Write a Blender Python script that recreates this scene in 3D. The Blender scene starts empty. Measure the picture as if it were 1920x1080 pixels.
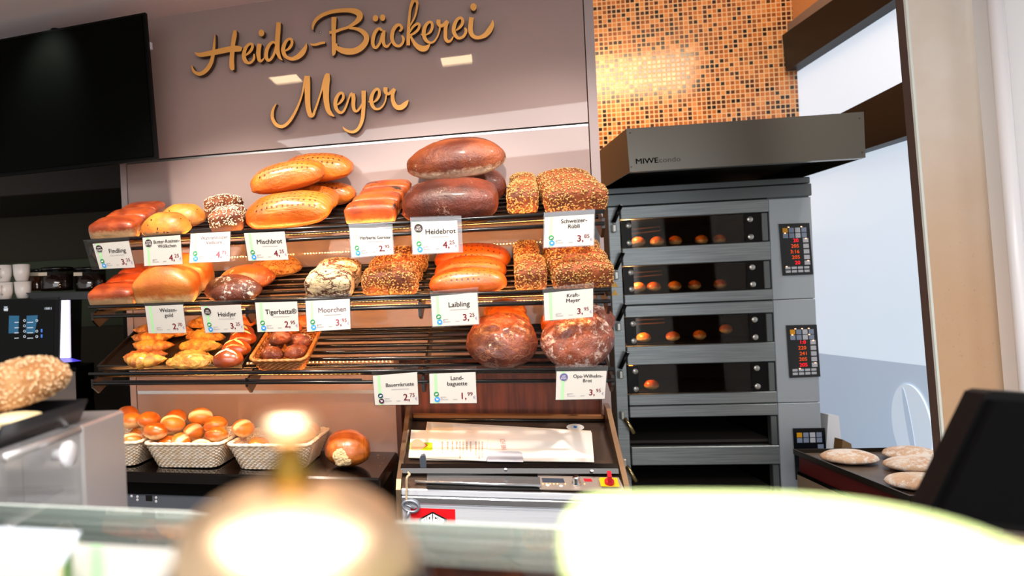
import bpy, math, random
from math import radians, sin, cos, pi, atan, sqrt
from mathutils import Vector, Matrix, noise as mnoise

# ------------------------------------------------------------------ camera
FPX, CX, CY, CAMH = 1400.0, 590.0, 569.0, 1.45
TH, RHO = radians(8.03), atan(0.046)
FWD = Vector((-sin(TH), cos(TH), 0)); RGT = Vector((cos(TH), sin(TH), 0)); UP = Vector((0, 0, 1))
CR = RGT*cos(RHO) - UP*sin(RHO); CU = RGT*sin(RHO) + UP*cos(RHO)
CAM = Vector((0, 0, CAMH))
scene = bpy.context.scene
COL = scene.collection
cam_d = bpy.data.cameras.new('camera'); cam_o = bpy.data.objects.new('camera', cam_d); COL.objects.link(cam_o)
cam_o.matrix_world = Matrix(((CR.x, CU.x, -FWD.x, 0), (CR.y, CU.y, -FWD.y, 0), (CR.z, CU.z, -FWD.z, CAMH), (0, 0, 0, 1)))
cam_d.sensor_width = 36; cam_d.lens = FPX*36/1920
cam_d.shift_x = (960-CX)/1920; cam_d.shift_y = (CY-540)/1920
cam_d.clip_start = 0.02
cam_d.dof.use_dof = True; cam_d.dof.focus_distance = 2.3; cam_d.dof.aperture_fstop = 2.9
scene.camera = cam_o
scene.view_settings.view_transform = 'Standard'; scene.view_settings.look = 'None'
scene.view_settings.exposure = 0.12; scene.view_settings.gamma = 1.0
scene.view_settings.use_curve_mapping = False
scene.cycles.sample_clamp_indirect = 6.0
scene.cycles.max_bounces = 7
scene.cycles.caustics_reflective = False; scene.cycles.caustics_refractive = False

# ------------------------------------------------------------------ pixel -> place (true depths)
def ray(u, v): return FWD + CR*((u-CX)/FPX) - CU*((v-CY)/FPX)
def P(u, v, Z): return CAM + ray(u, v)*Z
def hit(u, v, p, n):
    d = ray(u, v); return CAM + d*((Vector(p)-CAM).dot(n)/d.dot(n))
AS = radians(-5.9)
US = Vector((cos(AS), sin(AS), 0)); UD = Vector((-sin(AS), cos(AS), 0))
O = P(167, 702, 2.41); O.z = 0
TILT = -0.013                                                     # the fittings sag a touch to one end
def S(a, d, z): return O + US*a + UD*d + UP*(z + TILT*(a-0.8))
def Sd(u, v, d):
    h = hit(u, v, O+UD*d, UD); q = h-O; a = q.dot(US); return a, h.z - TILT*(a-0.8)
def OY(x, y, z): return Vector((x, y, z))

# ------------------------------------------------------------------ world, large lights
def lin(c): return c/12.92 if c <= 0.04045 else ((c+0.055)/1.055)**2.4
def hexc(h): return tuple(lin(int(h[i:i+2], 16)/255) for i in (0, 2, 4))
w = bpy.data.worlds.new('world'); scene.world = w; w.use_nodes = True
w.node_tree.nodes['Background'].inputs[0].default_value = (1.0, 0.97, 0.93, 1)
w.node_tree.nodes['Background'].inputs[1].default_value = 0.62

def area(name, loc, target, sx, sy, power, color=(1, 1, 1), spread=180):
    l = bpy.data.lights.new(name, 'AREA'); l.shape = 'RECTANGLE'; l.size = sx; l.size_y = sy
    l.energy = power; l.color = color; l.spread = radians(spread)
    o = bpy.data.objects.new(name, l); COL.objects.link(o); o.location = loc
    d = Vector(target) - Vector(loc); o.rotation_euler = d.to_track_quat('-Z', 'Y').to_euler(); return o
def spot(name, loc, target, power, color=(1, 1, 1), deg=60, blend=0.6, r=0.04):
    l = bpy.data.lights.new(name, 'SPOT'); l.energy = power; l.color = color; l.spot_size = radians(deg)
    l.spot_blend = blend; l.shadow_soft_size = r
    o = bpy.data.objects.new(name, l); COL.objects.link(o); o.location = loc
    d = Vector(target) - Vector(loc); o.rotation_euler = d.to_track_quat('-Z', 'Y').to_euler(); return o

CEIL = 2.52; ZHI = 3.25
WARM = (1.0, 0.74, 0.50)
NEUT = (1.0, 0.90, 0.78)
# unseen fill light added behind the camera in place of a shop front window
area('shopfront_fill', (0.4, -2.6, 1.9), (0.3, 2.4, 1.3), 4.5, 2.2, 74, (0.98, 0.97, 1.0))
def SPp(u, v, d): return hit(u, v, O+UD*d, UD)
def mirror_lamp(u, v, d=0.36):                                     # ceiling point mirrored in the lacquered panel
    p = SPp(u, v, d); dv = (p-CAM).normalized(); r = dv - UD*2*dv.dot(UD); return p + r*((CEIL-p.z)/r.z)
LAMPS = [mirror_lamp(536, 142), mirror_lamp(856, 106)]
# recessed ceiling spots over the shelf
for c_, a_ in zip(LAMPS, (0.45, 1.05)):
    spot('shelf_spot_or_fill', (c_.x, c_.y, CEIL-0.045), S(a_, 0.10, 1.42), 88, NEUT, 74, 0.7, 0.03)
spot('shelf_spot_or_fill', S(2.05, -0.35, CEIL-0.03), S(1.30, 0.25, 1.60), 62, (1, .90, .84), 58, 0.8, 0.04)  # extra spot added to brighten the right-hand panel, its mirror image kept out of view
spot('tile_spot', (0.98, 3.92, 2.75), (1.0, 4.4, 2.2), 26, (1, .66, .36), 150, 0.9, 0.04)
area('tile_wash', (1.55, 2.7, 3.1), (1.5, 4.4, 2.3), 1.2, 0.3, 26, (1, .76, .52))
sh_ = mirror_lamp(900, 262)
area('ceiling_fill', (sh_.x, sh_.y, CEIL-0.01), (sh_.x, sh_.y, 0), 2.4, 1.5, 95, (1, .95, .92))  # unseen overhead panel added to lift the foreground and give the lacquer its sheen
spot('counter_fill', (-0.25, 0.10, CEIL-0.03), (-0.06, 0.28, 1.3), 42, NEUT, 60, 0.8, 0.16)  # both counter spots are added to overexpose the bell and lime tray
spot('counter_fill', (0.30, 0.05, CEIL-0.03), (0.22, 0.24, 1.3), 30, NEUT, 60, 0.8, 0.16)

spot('coffee_corner_fill', (-1.25, 2.35, CEIL-0.03), (-1.30, 3.1, 1.5), 26, (1, .96, .92), 70, 0.8, 0.05)  # unseen spot added to whiten the cups
spot('oven_corner_fill', (2.05, 2.55, ZHI), (1.95, 2.75, 0.7), 62, (1, .95, .90), 70, 0.8, 0.05)  # unseen spot added to brighten the dough tray

# ------------------------------------------------------------------ materials
MATS = {}
def mat(name, color, rough=0.5, metal=0.0, spec=0.5, coat=0.0, coat_r=0.05, emit=None, estr=0.0, alpha=1.0, trans=0.0, bump=None, aniso=0.0, var=None):
    if name in MATS: return MATS[name]
    m = bpy.data.materials.new(name); m.use_nodes = True; nt = m.node_tree; b = nt.nodes['Principled BSDF']
    c = hexc(color) if isinstance(color, str) else color
    b.inputs['Base Color'].default_value = (*c, 1); b.inputs['Roughness'].default_value = rough
    b.inputs['Metallic'].default_value = metal; b.inputs['Specular IOR Level'].default_value = spec
    b.inputs['Coat Weight'].default_value = coat; b.inputs['Coat Roughness'].default_value = coat_r
    b.inputs['Alpha'].default_value = alpha; b.inputs['Transmission Weight'].default_value = trans
    if aniso: b.inputs['Anisotropic'].default_value = aniso
    if emit:
        b.inputs['Emission Color'].default_value = (*(hexc(emit) if isinstance(emit, str) else emit), 1)
        b.inputs['Emission Strength'].default_value = estr
    if bump or var:
        tc = nt.nodes.new('ShaderNodeTexCoord'); mp = nt.nodes.new('ShaderNodeMapping'); nz = nt.nodes.new('ShaderNodeTexNoise')
        sc = (bump or var)[0]; mp.inputs['Scale'].default_value = sc if isinstance(sc, tuple) else (sc, sc, sc)
        nz.inputs['Scale'].default_value = 1.0; nz.inputs['Detail'].default_value = 4
        nt.links.new(tc.outputs['Object'], mp.inputs[0]); nt.links.new(mp.outputs[0], nz.inputs['Vector'])
        if bump:
            bp = nt.nodes.new('ShaderNodeBump'); bp.inputs['Strength'].default_value = bump[1]; bp.inputs['Distance'].default_value = 0.01
            nt.links.new(nz.outputs['Fac'], bp.inputs['Height']); nt.links.new(bp.outputs[0], b.inputs['Normal'])
        if var:
            c2 = hexc(var[1]) if isinstance(var[1], str) else var[1]
            rp = nt.nodes.new('ShaderNodeValToRGB'); rp.color_ramp.elements[0].position = 0.35; rp.color_ramp.elements[1].position = 0.65
            rp.color_ramp.elements[0].color = (*c, 1); rp.color_ramp.elements[1].color = (*c2, 1)
            nt.links.new(nz.outputs['Fac'], rp.inputs[0]); nt.links.new(rp.outputs[0], b.inputs['Base Color'])
    MATS[name] = m; return m

class NB:                                                          # tiny node helper
    def __init__(s, name, rough=0.5):
        s.m = bpy.data.materials.new(name); s.m.use_nodes = True; s.nt = s.m.node_tree; s.b = s.nt.nodes['Principled BSDF']
        s.b.inputs['Roughness'].default_value = rough; MATS[name] = s.m
    def n(s, t, **kw):
        x = s.nt.nodes.new(t)
        for k, v in kw.items(): setattr(x, k, v)
        return x
    def l(s, a, b): s.nt.links.new(a, b)
    def math(s, op, a, b=None, clamp=False):
        x = s.n('ShaderNodeMath', operation=op, use_clamp=clamp)
        for i, q in enumerate((a, b)):
            if q is None: continue
            if isinstance(q, (int, float)): x.inputs[i].default_value = q
            else: s.l(q, x.inputs[i])
        return x.outputs[0]
    def mix(s, f, a, b):
        x = s.n('ShaderNodeMix', data_type='RGBA')
        for i, q in ((0, f), (6, a), (7, b)):
            if isinstance(q, (int, float)): x.inputs[i].default_value = q
            elif isinstance(q, tuple): x.inputs[i].default_value = (*q, 1)
            else: s.l(q, x.inputs[i])
        return x.outputs[2]
    def step(s, v, lo, hi):
        x = s.n('ShaderNodeMapRange'); x.interpolation_type = 'SMOOTHSTEP'
        s.l(v, x.inputs[0]); x.inputs[1].default_value = lo; x.inputs[2].default_value = hi
        return x.outputs[0]
    def noise(s, vec, scale, detail=4, rough=0.55):
        x = s.n('ShaderNodeTexNoise'); x.inputs['Scale'].default_value = scale; x.inputs['Detail'].default_value = detail
        x.inputs['Roughness'].default_value = rough; s.l(vec, x.inputs['Vector']); return x.outputs['Fac']
    def bump(s, h, strength, dist=0.004):
        x = s.n('ShaderNodeBump'); x.inputs['Strength'].default_value = strength; x.inputs['Distance'].default_value = dist
        s.l(h, x.inputs['Height']); s.l(x.outputs[0], s.b.inputs['Normal'])
    def coords(s):
        tc = s.n('ShaderNodeTexCoord'); oi = s.n('ShaderNodeObjectInfo'); va = s.n('ShaderNodeVectorMath', operation='ADD')
        sc = s.n('ShaderNodeVectorMath', operation='SCALE'); cb = s.n('ShaderNodeCombineXYZ')
        for i in range(3): s.l(oi.outputs['Random'], cb.inputs[i])
        s.l(cb.outputs[0], sc.inputs[0]); sc.inputs['Scale'].default_value = 9.0
        s.l(tc.outputs['Object'], va.inputs[0]); s.l(sc.outputs[0], va.inputs[1])
        return va.outputs[0], tc

def crust(name, top, dark, side=None, flour=None, flour_amt=0.0, flour_s=7, burnt=0.0, rough=0.42, bump=0.35, sheen=0.0, s1=14, side_z=0.35,
          crack=None, docks=False, grooves=0.0, slit=None, speck=None):
    """baked crust: browner and paler patches, pale sides where the tin covered it, flour, burnt spots, cracks"""
    q = NB(name, rough); vec, tc = q.coords()
    n1 = q.noise(vec, s1, 5); n2 = q.noise(vec, s1*22, 5); n3 = q.noise(vec, s1*6, 7, 0.68)
    c = q.mix(q.step(n1, 0.36, 0.66), hexc(top), hexc(dark))
    sep = q.n('ShaderNodeSeparateXYZ'); q.l(tc.outputs['Generated'], sep.inputs[0])
    if side:
        zz = q.math('ADD', sep.outputs[2], q.math('MULTIPLY', q.math('SUBTRACT', n3, 0.5), 0.35))
        c = q.mix(q.step(zz, side_z+0.12, side_z-0.12), c, hexc(side))
    h = q.math('ADD', q.math('MULTIPLY', n2, 0.35), n3)
    if slit:
        yy = q.math('ABSOLUTE', q.math('SUBTRACT', sep.outputs[1], 0.5))
        f = q.math('MULTIPLY', q.step(yy, 0.20, 0.06), q.step(sep.outputs[2], 0.45, 0.62))
        c = q.mix(f, c, hexc(slit))
    if docks:                                                      # rows of pricked holes on the top
        mp = q.n('ShaderNodeMapping'); mp.inputs['Scale'].default_value = (58, 62, 0.001); q.l(tc.outputs['Object'], mp.inputs[0])
        vo = q.n('ShaderNodeTexVoronoi'); vo.voronoi_dimensions = '2D'; vo.inputs['Scale'].default_value = 1.0; vo.inputs['Randomness'].default_value = 0.22
        q.l(mp.outputs[0], vo.inputs['Vector'])
        f = q.math('MULTIPLY', q.step(vo.outputs['Distance'], 0.22, 0.13), q.step(sep.outputs[2], 0.60, 0.72))
        inx = q.step(q.math('ABSOLUTE', q.math('SUBTRACT', sep.outputs[0], 0.52)), 0.38, 0.34)
        f = q.math('MULTIPLY', f, inx)
        c = q.mix(f, c, hexc('4a1c06'))
        h = q.math('SUBTRACT', h, q.math('MULTIPLY', f, 1.2))
    if grooves:
        mp2 = q.n('ShaderNodeMapping'); mp2.inputs['Scale'].default_value = (6, 85, 0.5); q.l(vec, mp2.inputs[0])
        n4 = q.noise(mp2.outputs[0], 1.0, 3)
        h = q.math('ADD', h, q.math('MULTIPLY', n4, grooves))
        c = q.mix(q.math('MULTIPLY', q.step(n4, 0.45, 0.32), 0.45), c, hexc(dark))
    if burnt:
        n5 = q.noise(vec, s1*1.5, 6, 0.7)
        f = q.math('MULTIPLY', q.step(n5, 0.70-burnt, 0.78-burnt), q.step(sep.outputs[2], 0.5, 0.8))
        c = q.mix(f, c, hexc('2a1a12'))
    if flour:
        n6 = q.noise(vec, s1*flour_s, 9, 0.78); n7 = q.noise(vec, s1*1.3, 3)
        f = q.step(q.math('ADD', q.math('MULTIPLY', n6, 0.7), q.math('MULTIPLY', n7, 0.5)), 0.715-flour_amt, 0.79-flour_amt)
        c = q.mix(f, c, hexc(flour)); h = q.math('ADD', h, q.math('MULTIPLY', f, 0.15))
    if speck:
        vs = q.n('ShaderNodeTexVoronoi'); vs.inputs['Scale'].default_value = 52; q.l(vec, vs.inputs['Vector'])
        f = q.math('MULTIPLY', q.step(vs.outputs['Distance'], 0.26, 0.16), q.step(q.noise(vec, 25, 2), 0.5, 0.56))
        c = q.mix(f, c, hexc(speck))
    if crack:
        mp3 = q.n('ShaderNodeMapping'); mp3.inputs['Scale'].default_value = (1.0, 1.6, 1.9); q.l(vec, mp3.inputs[0])
        k1 = q.math('ABSOLUTE', q.math('SUBTRACT', q.noise(mp3.outputs[0], crack[1], 5, 0.6), 0.5)); k2 = q.math('ABSOLUTE', q.math('SUBTRACT', q.noise(mp3.outputs[0], crack[1]*1.9, 4, 0.6), 0.47))
        f = q.math('MAXIMUM', q.step(k1, 0.034, 0.012), q.math('MULTIPLY', q.step(k2, 0.022, 0.006), 0.7))
        f = q.math('MULTIPLY', f, q.step(n1, 0.30, 0.42))
        c = q.mix(q.math('MULTIPLY', f, crack[2] if len(crack) > 2 else 1.0), c, hexc(crack[0])); h = q.math('SUBTRACT', h, q.math('MULTIPLY', f, 1.2))
    q.l(c, q.b.inputs['Base Color']); q.bump(h, bump, 0.006)
    q.b.inputs['Coat Weight'].default_value = sheen; q.b.inputs['Coat Roughness'].default_value = 0.22
    return q.m

# ------------------------------------------------------------------ mesh helpers
class MB:
    def __init__(s): s.v = []; s.f = []; s.sm = []
    def add(s, vs, fs, smooth=False, M=None):
        o = len(s.v)
        for p in vs:
            p = Vector(p); s.v.append(M @ p if M else p)
        for f in fs: s.f.append(tuple(i+o for i in f)); s.sm.append(smooth)
        return s
    def box(s, x0, y0, z0, x1, y1, z1, fn=None, b=0.0):
        """box with optional chamfer b; fn maps (x,y,z) to another frame"""
        if x1 < x0: x0, x1 = x1, x0
        if y1 < y0: y0, y1 = y1, y0
        if z1 < z0: z0, z1 = z1, z0
        b = min(b, (x1-x0)*.45, (y1-y0)*.45, (z1-z0)*.45)
        if b <= 0:
            vs = [(x0,y0,z0),(x1,y0,z0),(x1,y1,z0),(x0,y1,z0),(x0,y0,z1),(x1,y0,z1),(x1,y1,z1),(x0,y1,z1)]
            fs = [(0,3,2,1),(4,5,6,7),(0,1,5,4),(1,2,6,5),(2,3,7,6),(3,0,4,7)]
        else:
            vs = []; idx = {}
            X = (x0, x1); Y = (y0, y1); Z = (z0, z1); sg = (1, -1)
            for i in range(2):
                for j in range(2):
                    for k in range(2):
                        for ax in range(3):
                            p = [X[i], Y[j], Z[k]]; sgn = (sg[i], sg[j], sg[k])
                            for o in range(3):
                                if o != ax: p[o] += b*sgn[o]
                            idx[(i,j,k,ax)] = len(vs); vs.append(tuple(p))
            g = lambda i,j,k,a: idx[(i,j,k,a)]
            fs = []
            for i in range(2):
                q = [g(i,0,0,0), g(i,1,0,0), g(i,1,1,0), g(i,0,1,0)]; fs.append(tuple(q if i else q[::-1]))
                q = [g(0,i,0,1), g(0,i,1,1), g(1,i,1,1), g(1,i,0,1)]; fs.append(tuple(q if i else q[::-1]))
                q = [g(0,0,i,2), g(1,0,i,2), g(1,1,i,2), g(0,1,i,2)]; fs.append(tuple(q if i else q[::-1]))
            for j in range(2):
                for k in range(2):
                    q = [g(0,j,k,1), g(1,j,k,1), g(1,j,k,2), g(0,j,k,2)]; fs.append(tuple(q if j != k else q[::-1]))
                    q = [g(j,0,k,0), g(j,1,k,0), g(j,1,k,2), g(j,0,k,2)]; fs.append(tuple(q[::-1] if j != k else q))
                    q = [g(j,k,0,0), g(j,k,1,0), g(j,k,1,1), g(j,k,0,1)]; fs.append(tuple(q if j != k else q[::-1]))
            for i in range(2):
                for j in range(2):
                    for k in range(2):
                        q = [g(i,j,k,0), g(i,j,k,1), g(i,j,k,2)]; fs.append(tuple(q if (i+j+k) % 2 else q[::-1]))
        if fn: vs = [fn(*p) for p in vs]
        return s.add(vs, fs)
    def prism(s, poly, off):
        """poly: 3-D outline, extruded by vector off"""
        n = len(poly); off = Vector(off); vs = [Vector(p) for p in poly] + [Vector(p)+off for p in poly]
        fs = [tuple(range(n))[::-1], tuple(range(n, 2*n))] + [(i, (i+1) % n, n+(i+1) % n, n+i) for i in range(n)]
        return s.add(vs, fs)
    def tube(s, pts, r, n=8, caps=True, closed=False):
        pts = [Vector(p) for p in pts]; N = len(pts); rr = r if isinstance(r, (list, tuple)) else [r]*N
        vs = []; fs = []; up0 = None
        for i, p in enumerate(pts):
            t = (pts[(i+1) % N] - pts[i-1]) if closed else (pts[min(i+1, N-1)] - pts[max(i-1, 0)])
            if t.length < 1e-9: t = Vector((0, 0, 1))
            t.normalize()
            if up0 is None: up0 = Vector((0, 0, 1)) if abs(t.z) < 0.9 else Vector((1, 0, 0))
            a = up0 - t*up0.dot(t)
            if a.length < 1e-6: a = t.orthogonal()
            a.normalize(); b = t.cross(a); up0 = a
            for k in range(n):
                an = 2*pi*k/n; vs.append(p + (a*cos(an) + b*sin(an))*rr[i])
        for i in range(N if closed else N-1):
            j = (i+1) % N
            for k in range(n): fs.append((i*n+k, i*n+(k+1) % n, j*n+(k+1) % n, j*n+k))
        if caps and not closed:
            fs.append(tuple(range(n))[::-1]); fs.append(tuple((N-1)*n+k for k in range(n)))
        return s.add(vs, fs, True)
    def lathe(s, prof, n=32, M=None):
        vs = []; fs = []
        for r, z in prof:
            for k in range(n): vs.append((r*cos(2*pi*k/n), r*sin(2*pi*k/n), z))
        for i in range(len(prof)-1):
            for k in range(n): fs.append((i*n+k, i*n+(k+1) % n, (i+1)*n+(k+1) % n, (i+1)*n+k))
        fs.append(tuple(range(n))[::-1]); fs.append(tuple((len(prof)-1)*n+k for k in range(n)))
        return s.add(vs, fs, True, M)
    def disc(s, c, ax, r, h, n=24):
        c = Vector(c); ax = Vector(ax).normalized(); M = Matrix.Translation(c) @ ax.to_track_quat('Z', 'Y').to_matrix().to_4x4()
        b = min(r, h)*0.25
        return s.lathe([(r, 0), (r, h-b), (r-b, h)], n, M)
    def mesh(s, name):
        me = bpy.data.meshes.new(name); me.from_pydata([tuple(p) for p in s.v], [], s.f)
        me.polygons.foreach_set('use_smooth', s.sm); me.update(); return me
    def build(s, name, m, parent=None, loc=None, auto=None):
        """verts are world coordinates; parent is an unrotated Empty or None"""
        if parent is not None: base = parent.location.copy() if loc is None else Vector(loc)
        else:
            xs = [p.x for p in s.v]; ys = [p.y for p in s.v]
            base = Vector(((min(xs)+max(xs))/2, (min(ys)+max(ys))/2, min(p.z for p in s.v))) if loc is None else Vector(loc)
        s.v = [p-base for p in s.v]
        o = bpy.data.objects.new(name, s.mesh(name)); COL.objects.link(o); o.data.materials.append(m)
        if parent is not None: o.parent = parent
        else: o.location = base
        return o
def tag(o, label, cat, group=None):
    o['label'] = label; o['category'] = cat
    if group: o['group'] = group
    return o
def thing(name, label, cat, loc, group=None):
    o = bpy.data.objects.new(name, None); COL.objects.link(o); o.location = loc; o.empty_display_size = 0.05
    return tag(o, label, cat, group)
def struct(o): o['kind'] = 'structure'; return o
def child(mb, name, m, parent, label=None):
    """sub-part under a mesh whose own location is known in world space"""
    wl = parent.location.copy(); q = parent.parent
    while q is not None: wl += q.location; q = q.parent
    o = mb.build(name, m, parent, wl)
    if label: o['label'] = label
    return o
def link_mesh(name, me, m, parent=None):
    o = bpy.data.objects.new(name, me); COL.objects.link(o)
    if not me.materials: me.materials.append(m)
    elif me.materials[0] is not m: o.material_slots[0].link = 'OBJECT'; o.material_slots[0].material = m
    if parent is not None: o.parent = parent
    return o
def copy_tree(o, parent=None):
    c = o.copy(); COL.objects.link(c)
    if parent is not None: c.parent = parent
    for ch in list(o.children): copy_tree(ch, c)
    return c

TXT = {}
def text2d(s, bold=0.0):
    """letters as flat polygons, cap height 1, origin at the left of the baseline"""
    if (s, bold) in TXT: return TXT[(s, bold)]
    c = bpy.data.curves.new('t', 'FONT'); c.body = s; c.size = 1; c.offset = bold; c.resolution_u = 3; c.fill_mode = 'FRONT'
    o = bpy.data.objects.new('t', c); me = o.to_mesh(); k = 1/0.72
    vs = [(p.co.x*k, p.co.y*k) for p in me.vertices]; fs = [tuple(p.vertices) for p in me.polygons]
    o.to_mesh_clear(); bpy.data.objects.remove(o); bpy.data.curves.remove(c)
    x0 = min(p[0] for p in vs); x1 = max(p[0] for p in vs)
    TXT[(s, bold)] = ([(x-x0, y) for x, y in vs], fs, x1-x0); return TXT[(s, bold)]
def put_text(mb, s, fn, x, y, h, align='C', bold=0.0, wmax=None, wscale=1.0):
    """fn maps flat (x,y) to the surface in space"""
    vs, fs, wd = text2d(s); k = h; kx = h*wscale
    if wmax and wd*kx > wmax: kx = wmax/wd
    off = {'L': 0, 'C': -wd*kx/2, 'R': -wd*kx}[align]
    for dx, dy in (((0, 0),) if not bold else ((-bold, 0), (bold, 0), (0, bold*.5), (0, -bold*.5))):
        mb.add([fn(x+off+p[0]*kx+dx*h, y+(p[1]+dy)*k) for p in vs], fs)

def cube_sphere(n):
    vs = []; key = {}; fs = []
    def vid(p):
        k = (round(p[0], 5), round(p[1], 5), round(p[2], 5))
        if k not in key: key[k] = len(vs); vs.append(p)
        return key[k]
    for ax in range(3):
        for sg in (-1, 1):
            for i in range(n):
                for j in range(n):
                    q = []
                    for di, dj in ((0, 0), (1, 0), (1, 1), (0, 1)):
                        a = math.tan((2*(i+di)/n-1)*pi/4); b = math.tan((2*(j+dj)/n-1)*pi/4)
                        p = [0, 0, 0]; p[ax] = sg; p[(ax+1) % 3] = a; p[(ax+2) % 3] = b
                        q.append(vid(tuple(p)))
                    fs.append(tuple(q if sg > 0 else q[::-1]))
    return [Vector(p).normalized() for p in vs], fs
CS = {n: cube_sphere(n) for n in (10, 14, 18)}
def blob(L, W, H, e=2.4, ez=2.2, flat=0.45, nz=0.04, nf=7.0, seed=0, n=14, taper=0.0, fn=None, arch=0.0):
    """a loaf: superellipsoid with a flattened base standing on z = 0, lumpy"""
    dirs, fs = CS[n]; vs = []; sd = Vector((seed*3.71, seed*1.37, seed*7.11))
    for d in dirs:
        r = (abs(d.x)**e + abs(d.y)**e)**(1/e); R = (r**ez + abs(d.z)**ez)**(1/ez)
        p = d/R
        k = 1 + nz*mnoise.fractal(p*nf*0.35+sd, 0.8, 2.0, 4)
        p = p*k
        if p.z < 0: p.z *= flat
        y = p.y*(1-taper*p.x*p.x); zz = p.z*(1-0.5*taper*p.x*p.x)
        v = Vector((p.x*L/2, y*W/2, zz*H/(1+flat)))
        v.z += arch*p.x*p.x
        if fn: v = fn(v, p)
        vs.append(v)
    z0 = min(v.z for v in vs)
    for v in vs: v.z -= z0
    mb = MB(); mb.add(vs, fs, True); return mb
def scatter_seeds(mb, count, size, seed=1, zmin=0.25, flatk=0.35):
    """grains lying on the crust"""
    rnd = random.Random(seed); zs = [v.z for v in mb.v]; H = max(zs); out = MB(); fl = []
    for f in mb.f:
        ps = [mb.v[i] for i in f]; nrm = (ps[2]-ps[0]).cross(ps[3]-ps[1]) if len(ps) == 4 else (ps[1]-ps[0]).cross(ps[2]-ps[0])
        c = sum(ps, Vector())/len(ps)
        if c.z > H*zmin: fl.append((nrm.length, nrm.normalized(), ps))
    tot = [0]
    for a, _, _ in fl: tot.append(tot[-1]+a)
    import bisect
    for _ in range(count):
        i = min(bisect.bisect(tot, rnd.random()*tot[-1])-1, len(fl)-1); a, nr, ps = fl[i]
        u, v = rnd.random(), rnd.random(); p = ps[0].lerp(ps[1], u).lerp(ps[3].lerp(ps[2], u), v)
        t = nr.orthogonal().normalized(); t.rotate(Matrix.Rotation(rnd.random()*2*pi, 3, nr)); b = nr.cross(t)
        s1 = size*rnd.uniform(0.75, 1.25); s2 = s1*0.5; s3 = s1*flatk
        p = p + nr*s3*0.5
        vs = [p+t*s1, p+b*s2+t*s1*.2, p-t*s1, p-b*s2+t*s1*.2, p+nr*s3, p-nr*s3]
        out.add(vs, [(0,1,4),(1,2,4),(2,3,4),(3,0,4),(1,0,5),(2,1,5),(3,2,5),(0,3,5)], True)
    return out
# ------------------------------------------------------------------ the room
M_white = mat('ceiling_paint', 'ddd4d6', 0.9)
M_floor = mat('floor_stone', '8d857c', 0.45, var=(6, '7b736b'))
YT = 4.40                                                           # tiled wall
XW = hit(1494, 200, (0, YT, 0), Vector((0, 1, 0))).x                                           # window wall
ZL = CEIL; ZH = 3.3
struct(MB().box(-4.2, -3.4, -0.1, 4.2, 4.9, 0.0).build('floor', M_floor))
c1 = MB(); c1.box(-4.2, -3.4, ZL, 0.60, 4.9, ZL+0.12); c1.box(0.60, -3.4, ZL, 4.2, 2.15, ZL+0.12)
struct(c1.build('ceiling', M_white))
struct(MB().box(0.60, 2.15, ZH, 4.2, 4.9, ZH+0.1).build('ceiling_niche', M_white))
tr = MB(); tr.box(0.56, 2.15, ZL+0.12, 0.60, 4.9, ZH); tr.box(0.60, 2.11, ZL+0.12, 4.2, 2.15, ZH)
struct(tr.build('trim_1', M_white))

# mosaic tiles behind the oven
q = NB('copper_mosaic', 0.25)
tc = q.n('ShaderNodeTexCoord'); mp = q.n('ShaderNodeMapping'); mp.inputs['Scale'].default_value = (1/0.0252,)*3; q.l(tc.outputs['Object'], mp.inputs[0])
sp = q.n('ShaderNodeSeparateXYZ'); q.l(mp.outputs[0], sp.inputs[0])
fx = q.math('FRACT', sp.outputs[0]); fz = q.math('FRACT', sp.outputs[2])
edge = q.math('MINIMUM', q.math('MINIMUM', fx, q.math('SUBTRACT', 1.0, fx)), q.math('MINIMUM', fz, q.math('SUBTRACT', 1.0, fz)))
cb = q.n('ShaderNodeCombineXYZ'); q.l(q.math('FLOOR', sp.outputs[0]), cb.inputs[0]); q.l(q.math('FLOOR', sp.outputs[2]), cb.inputs[1])
wn = q.n('ShaderNodeTexWhiteNoise'); wn.noise_dimensions = '2D'; q.l(cb.outputs[0], wn.inputs['Vector'])
rp = q.n('ShaderNodeValToRGB'); rp.color_ramp.interpolation = 'CONSTANT'
els = [(0.0, '1c110c'), (0.13, '4a2410'), (0.28, '8a4a1c'), (0.5, 'b5682c'), (0.72, 'c98246'), (0.9, '9c5a2a')]
rp.color_ramp.elements[0].color = (*hexc(els[0][1]), 1); rp.color_ramp.elements[1].position = els[1][0]; rp.color_ramp.elements[1].color = (*hexc(els[1][1]), 1)
for p_, c_ in els[2:]:
    e_ = rp.color_ramp.elements.new(p_); e_.color = (*hexc(c_), 1)
q.l(wn.outputs['Value'], rp.inputs[0])
tilef = q.step(edge, 0.09, 0.14)
q.l(q.mix(tilef, hexc('d9b48c'), rp.outputs[0]), q.b.inputs['Base Color'])
q.l(q.math('SUBTRACT', 0.75, q.math('MULTIPLY', tilef, 0.62)), q.b.inputs['Roughness'])
wn2 = q.n('ShaderNodeTexWhiteNoise'); wn2.noise_dimensions = '2D'; q.l(cb.outputs[0], wn2.inputs['Vector'])
q.bump(tilef, 0.6, 0.004)
tw = MB().box(0.2, YT, 0, XW+0.05, YT+0.1, ZH)
struct(tw.build('wall_back', q.m))

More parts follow.
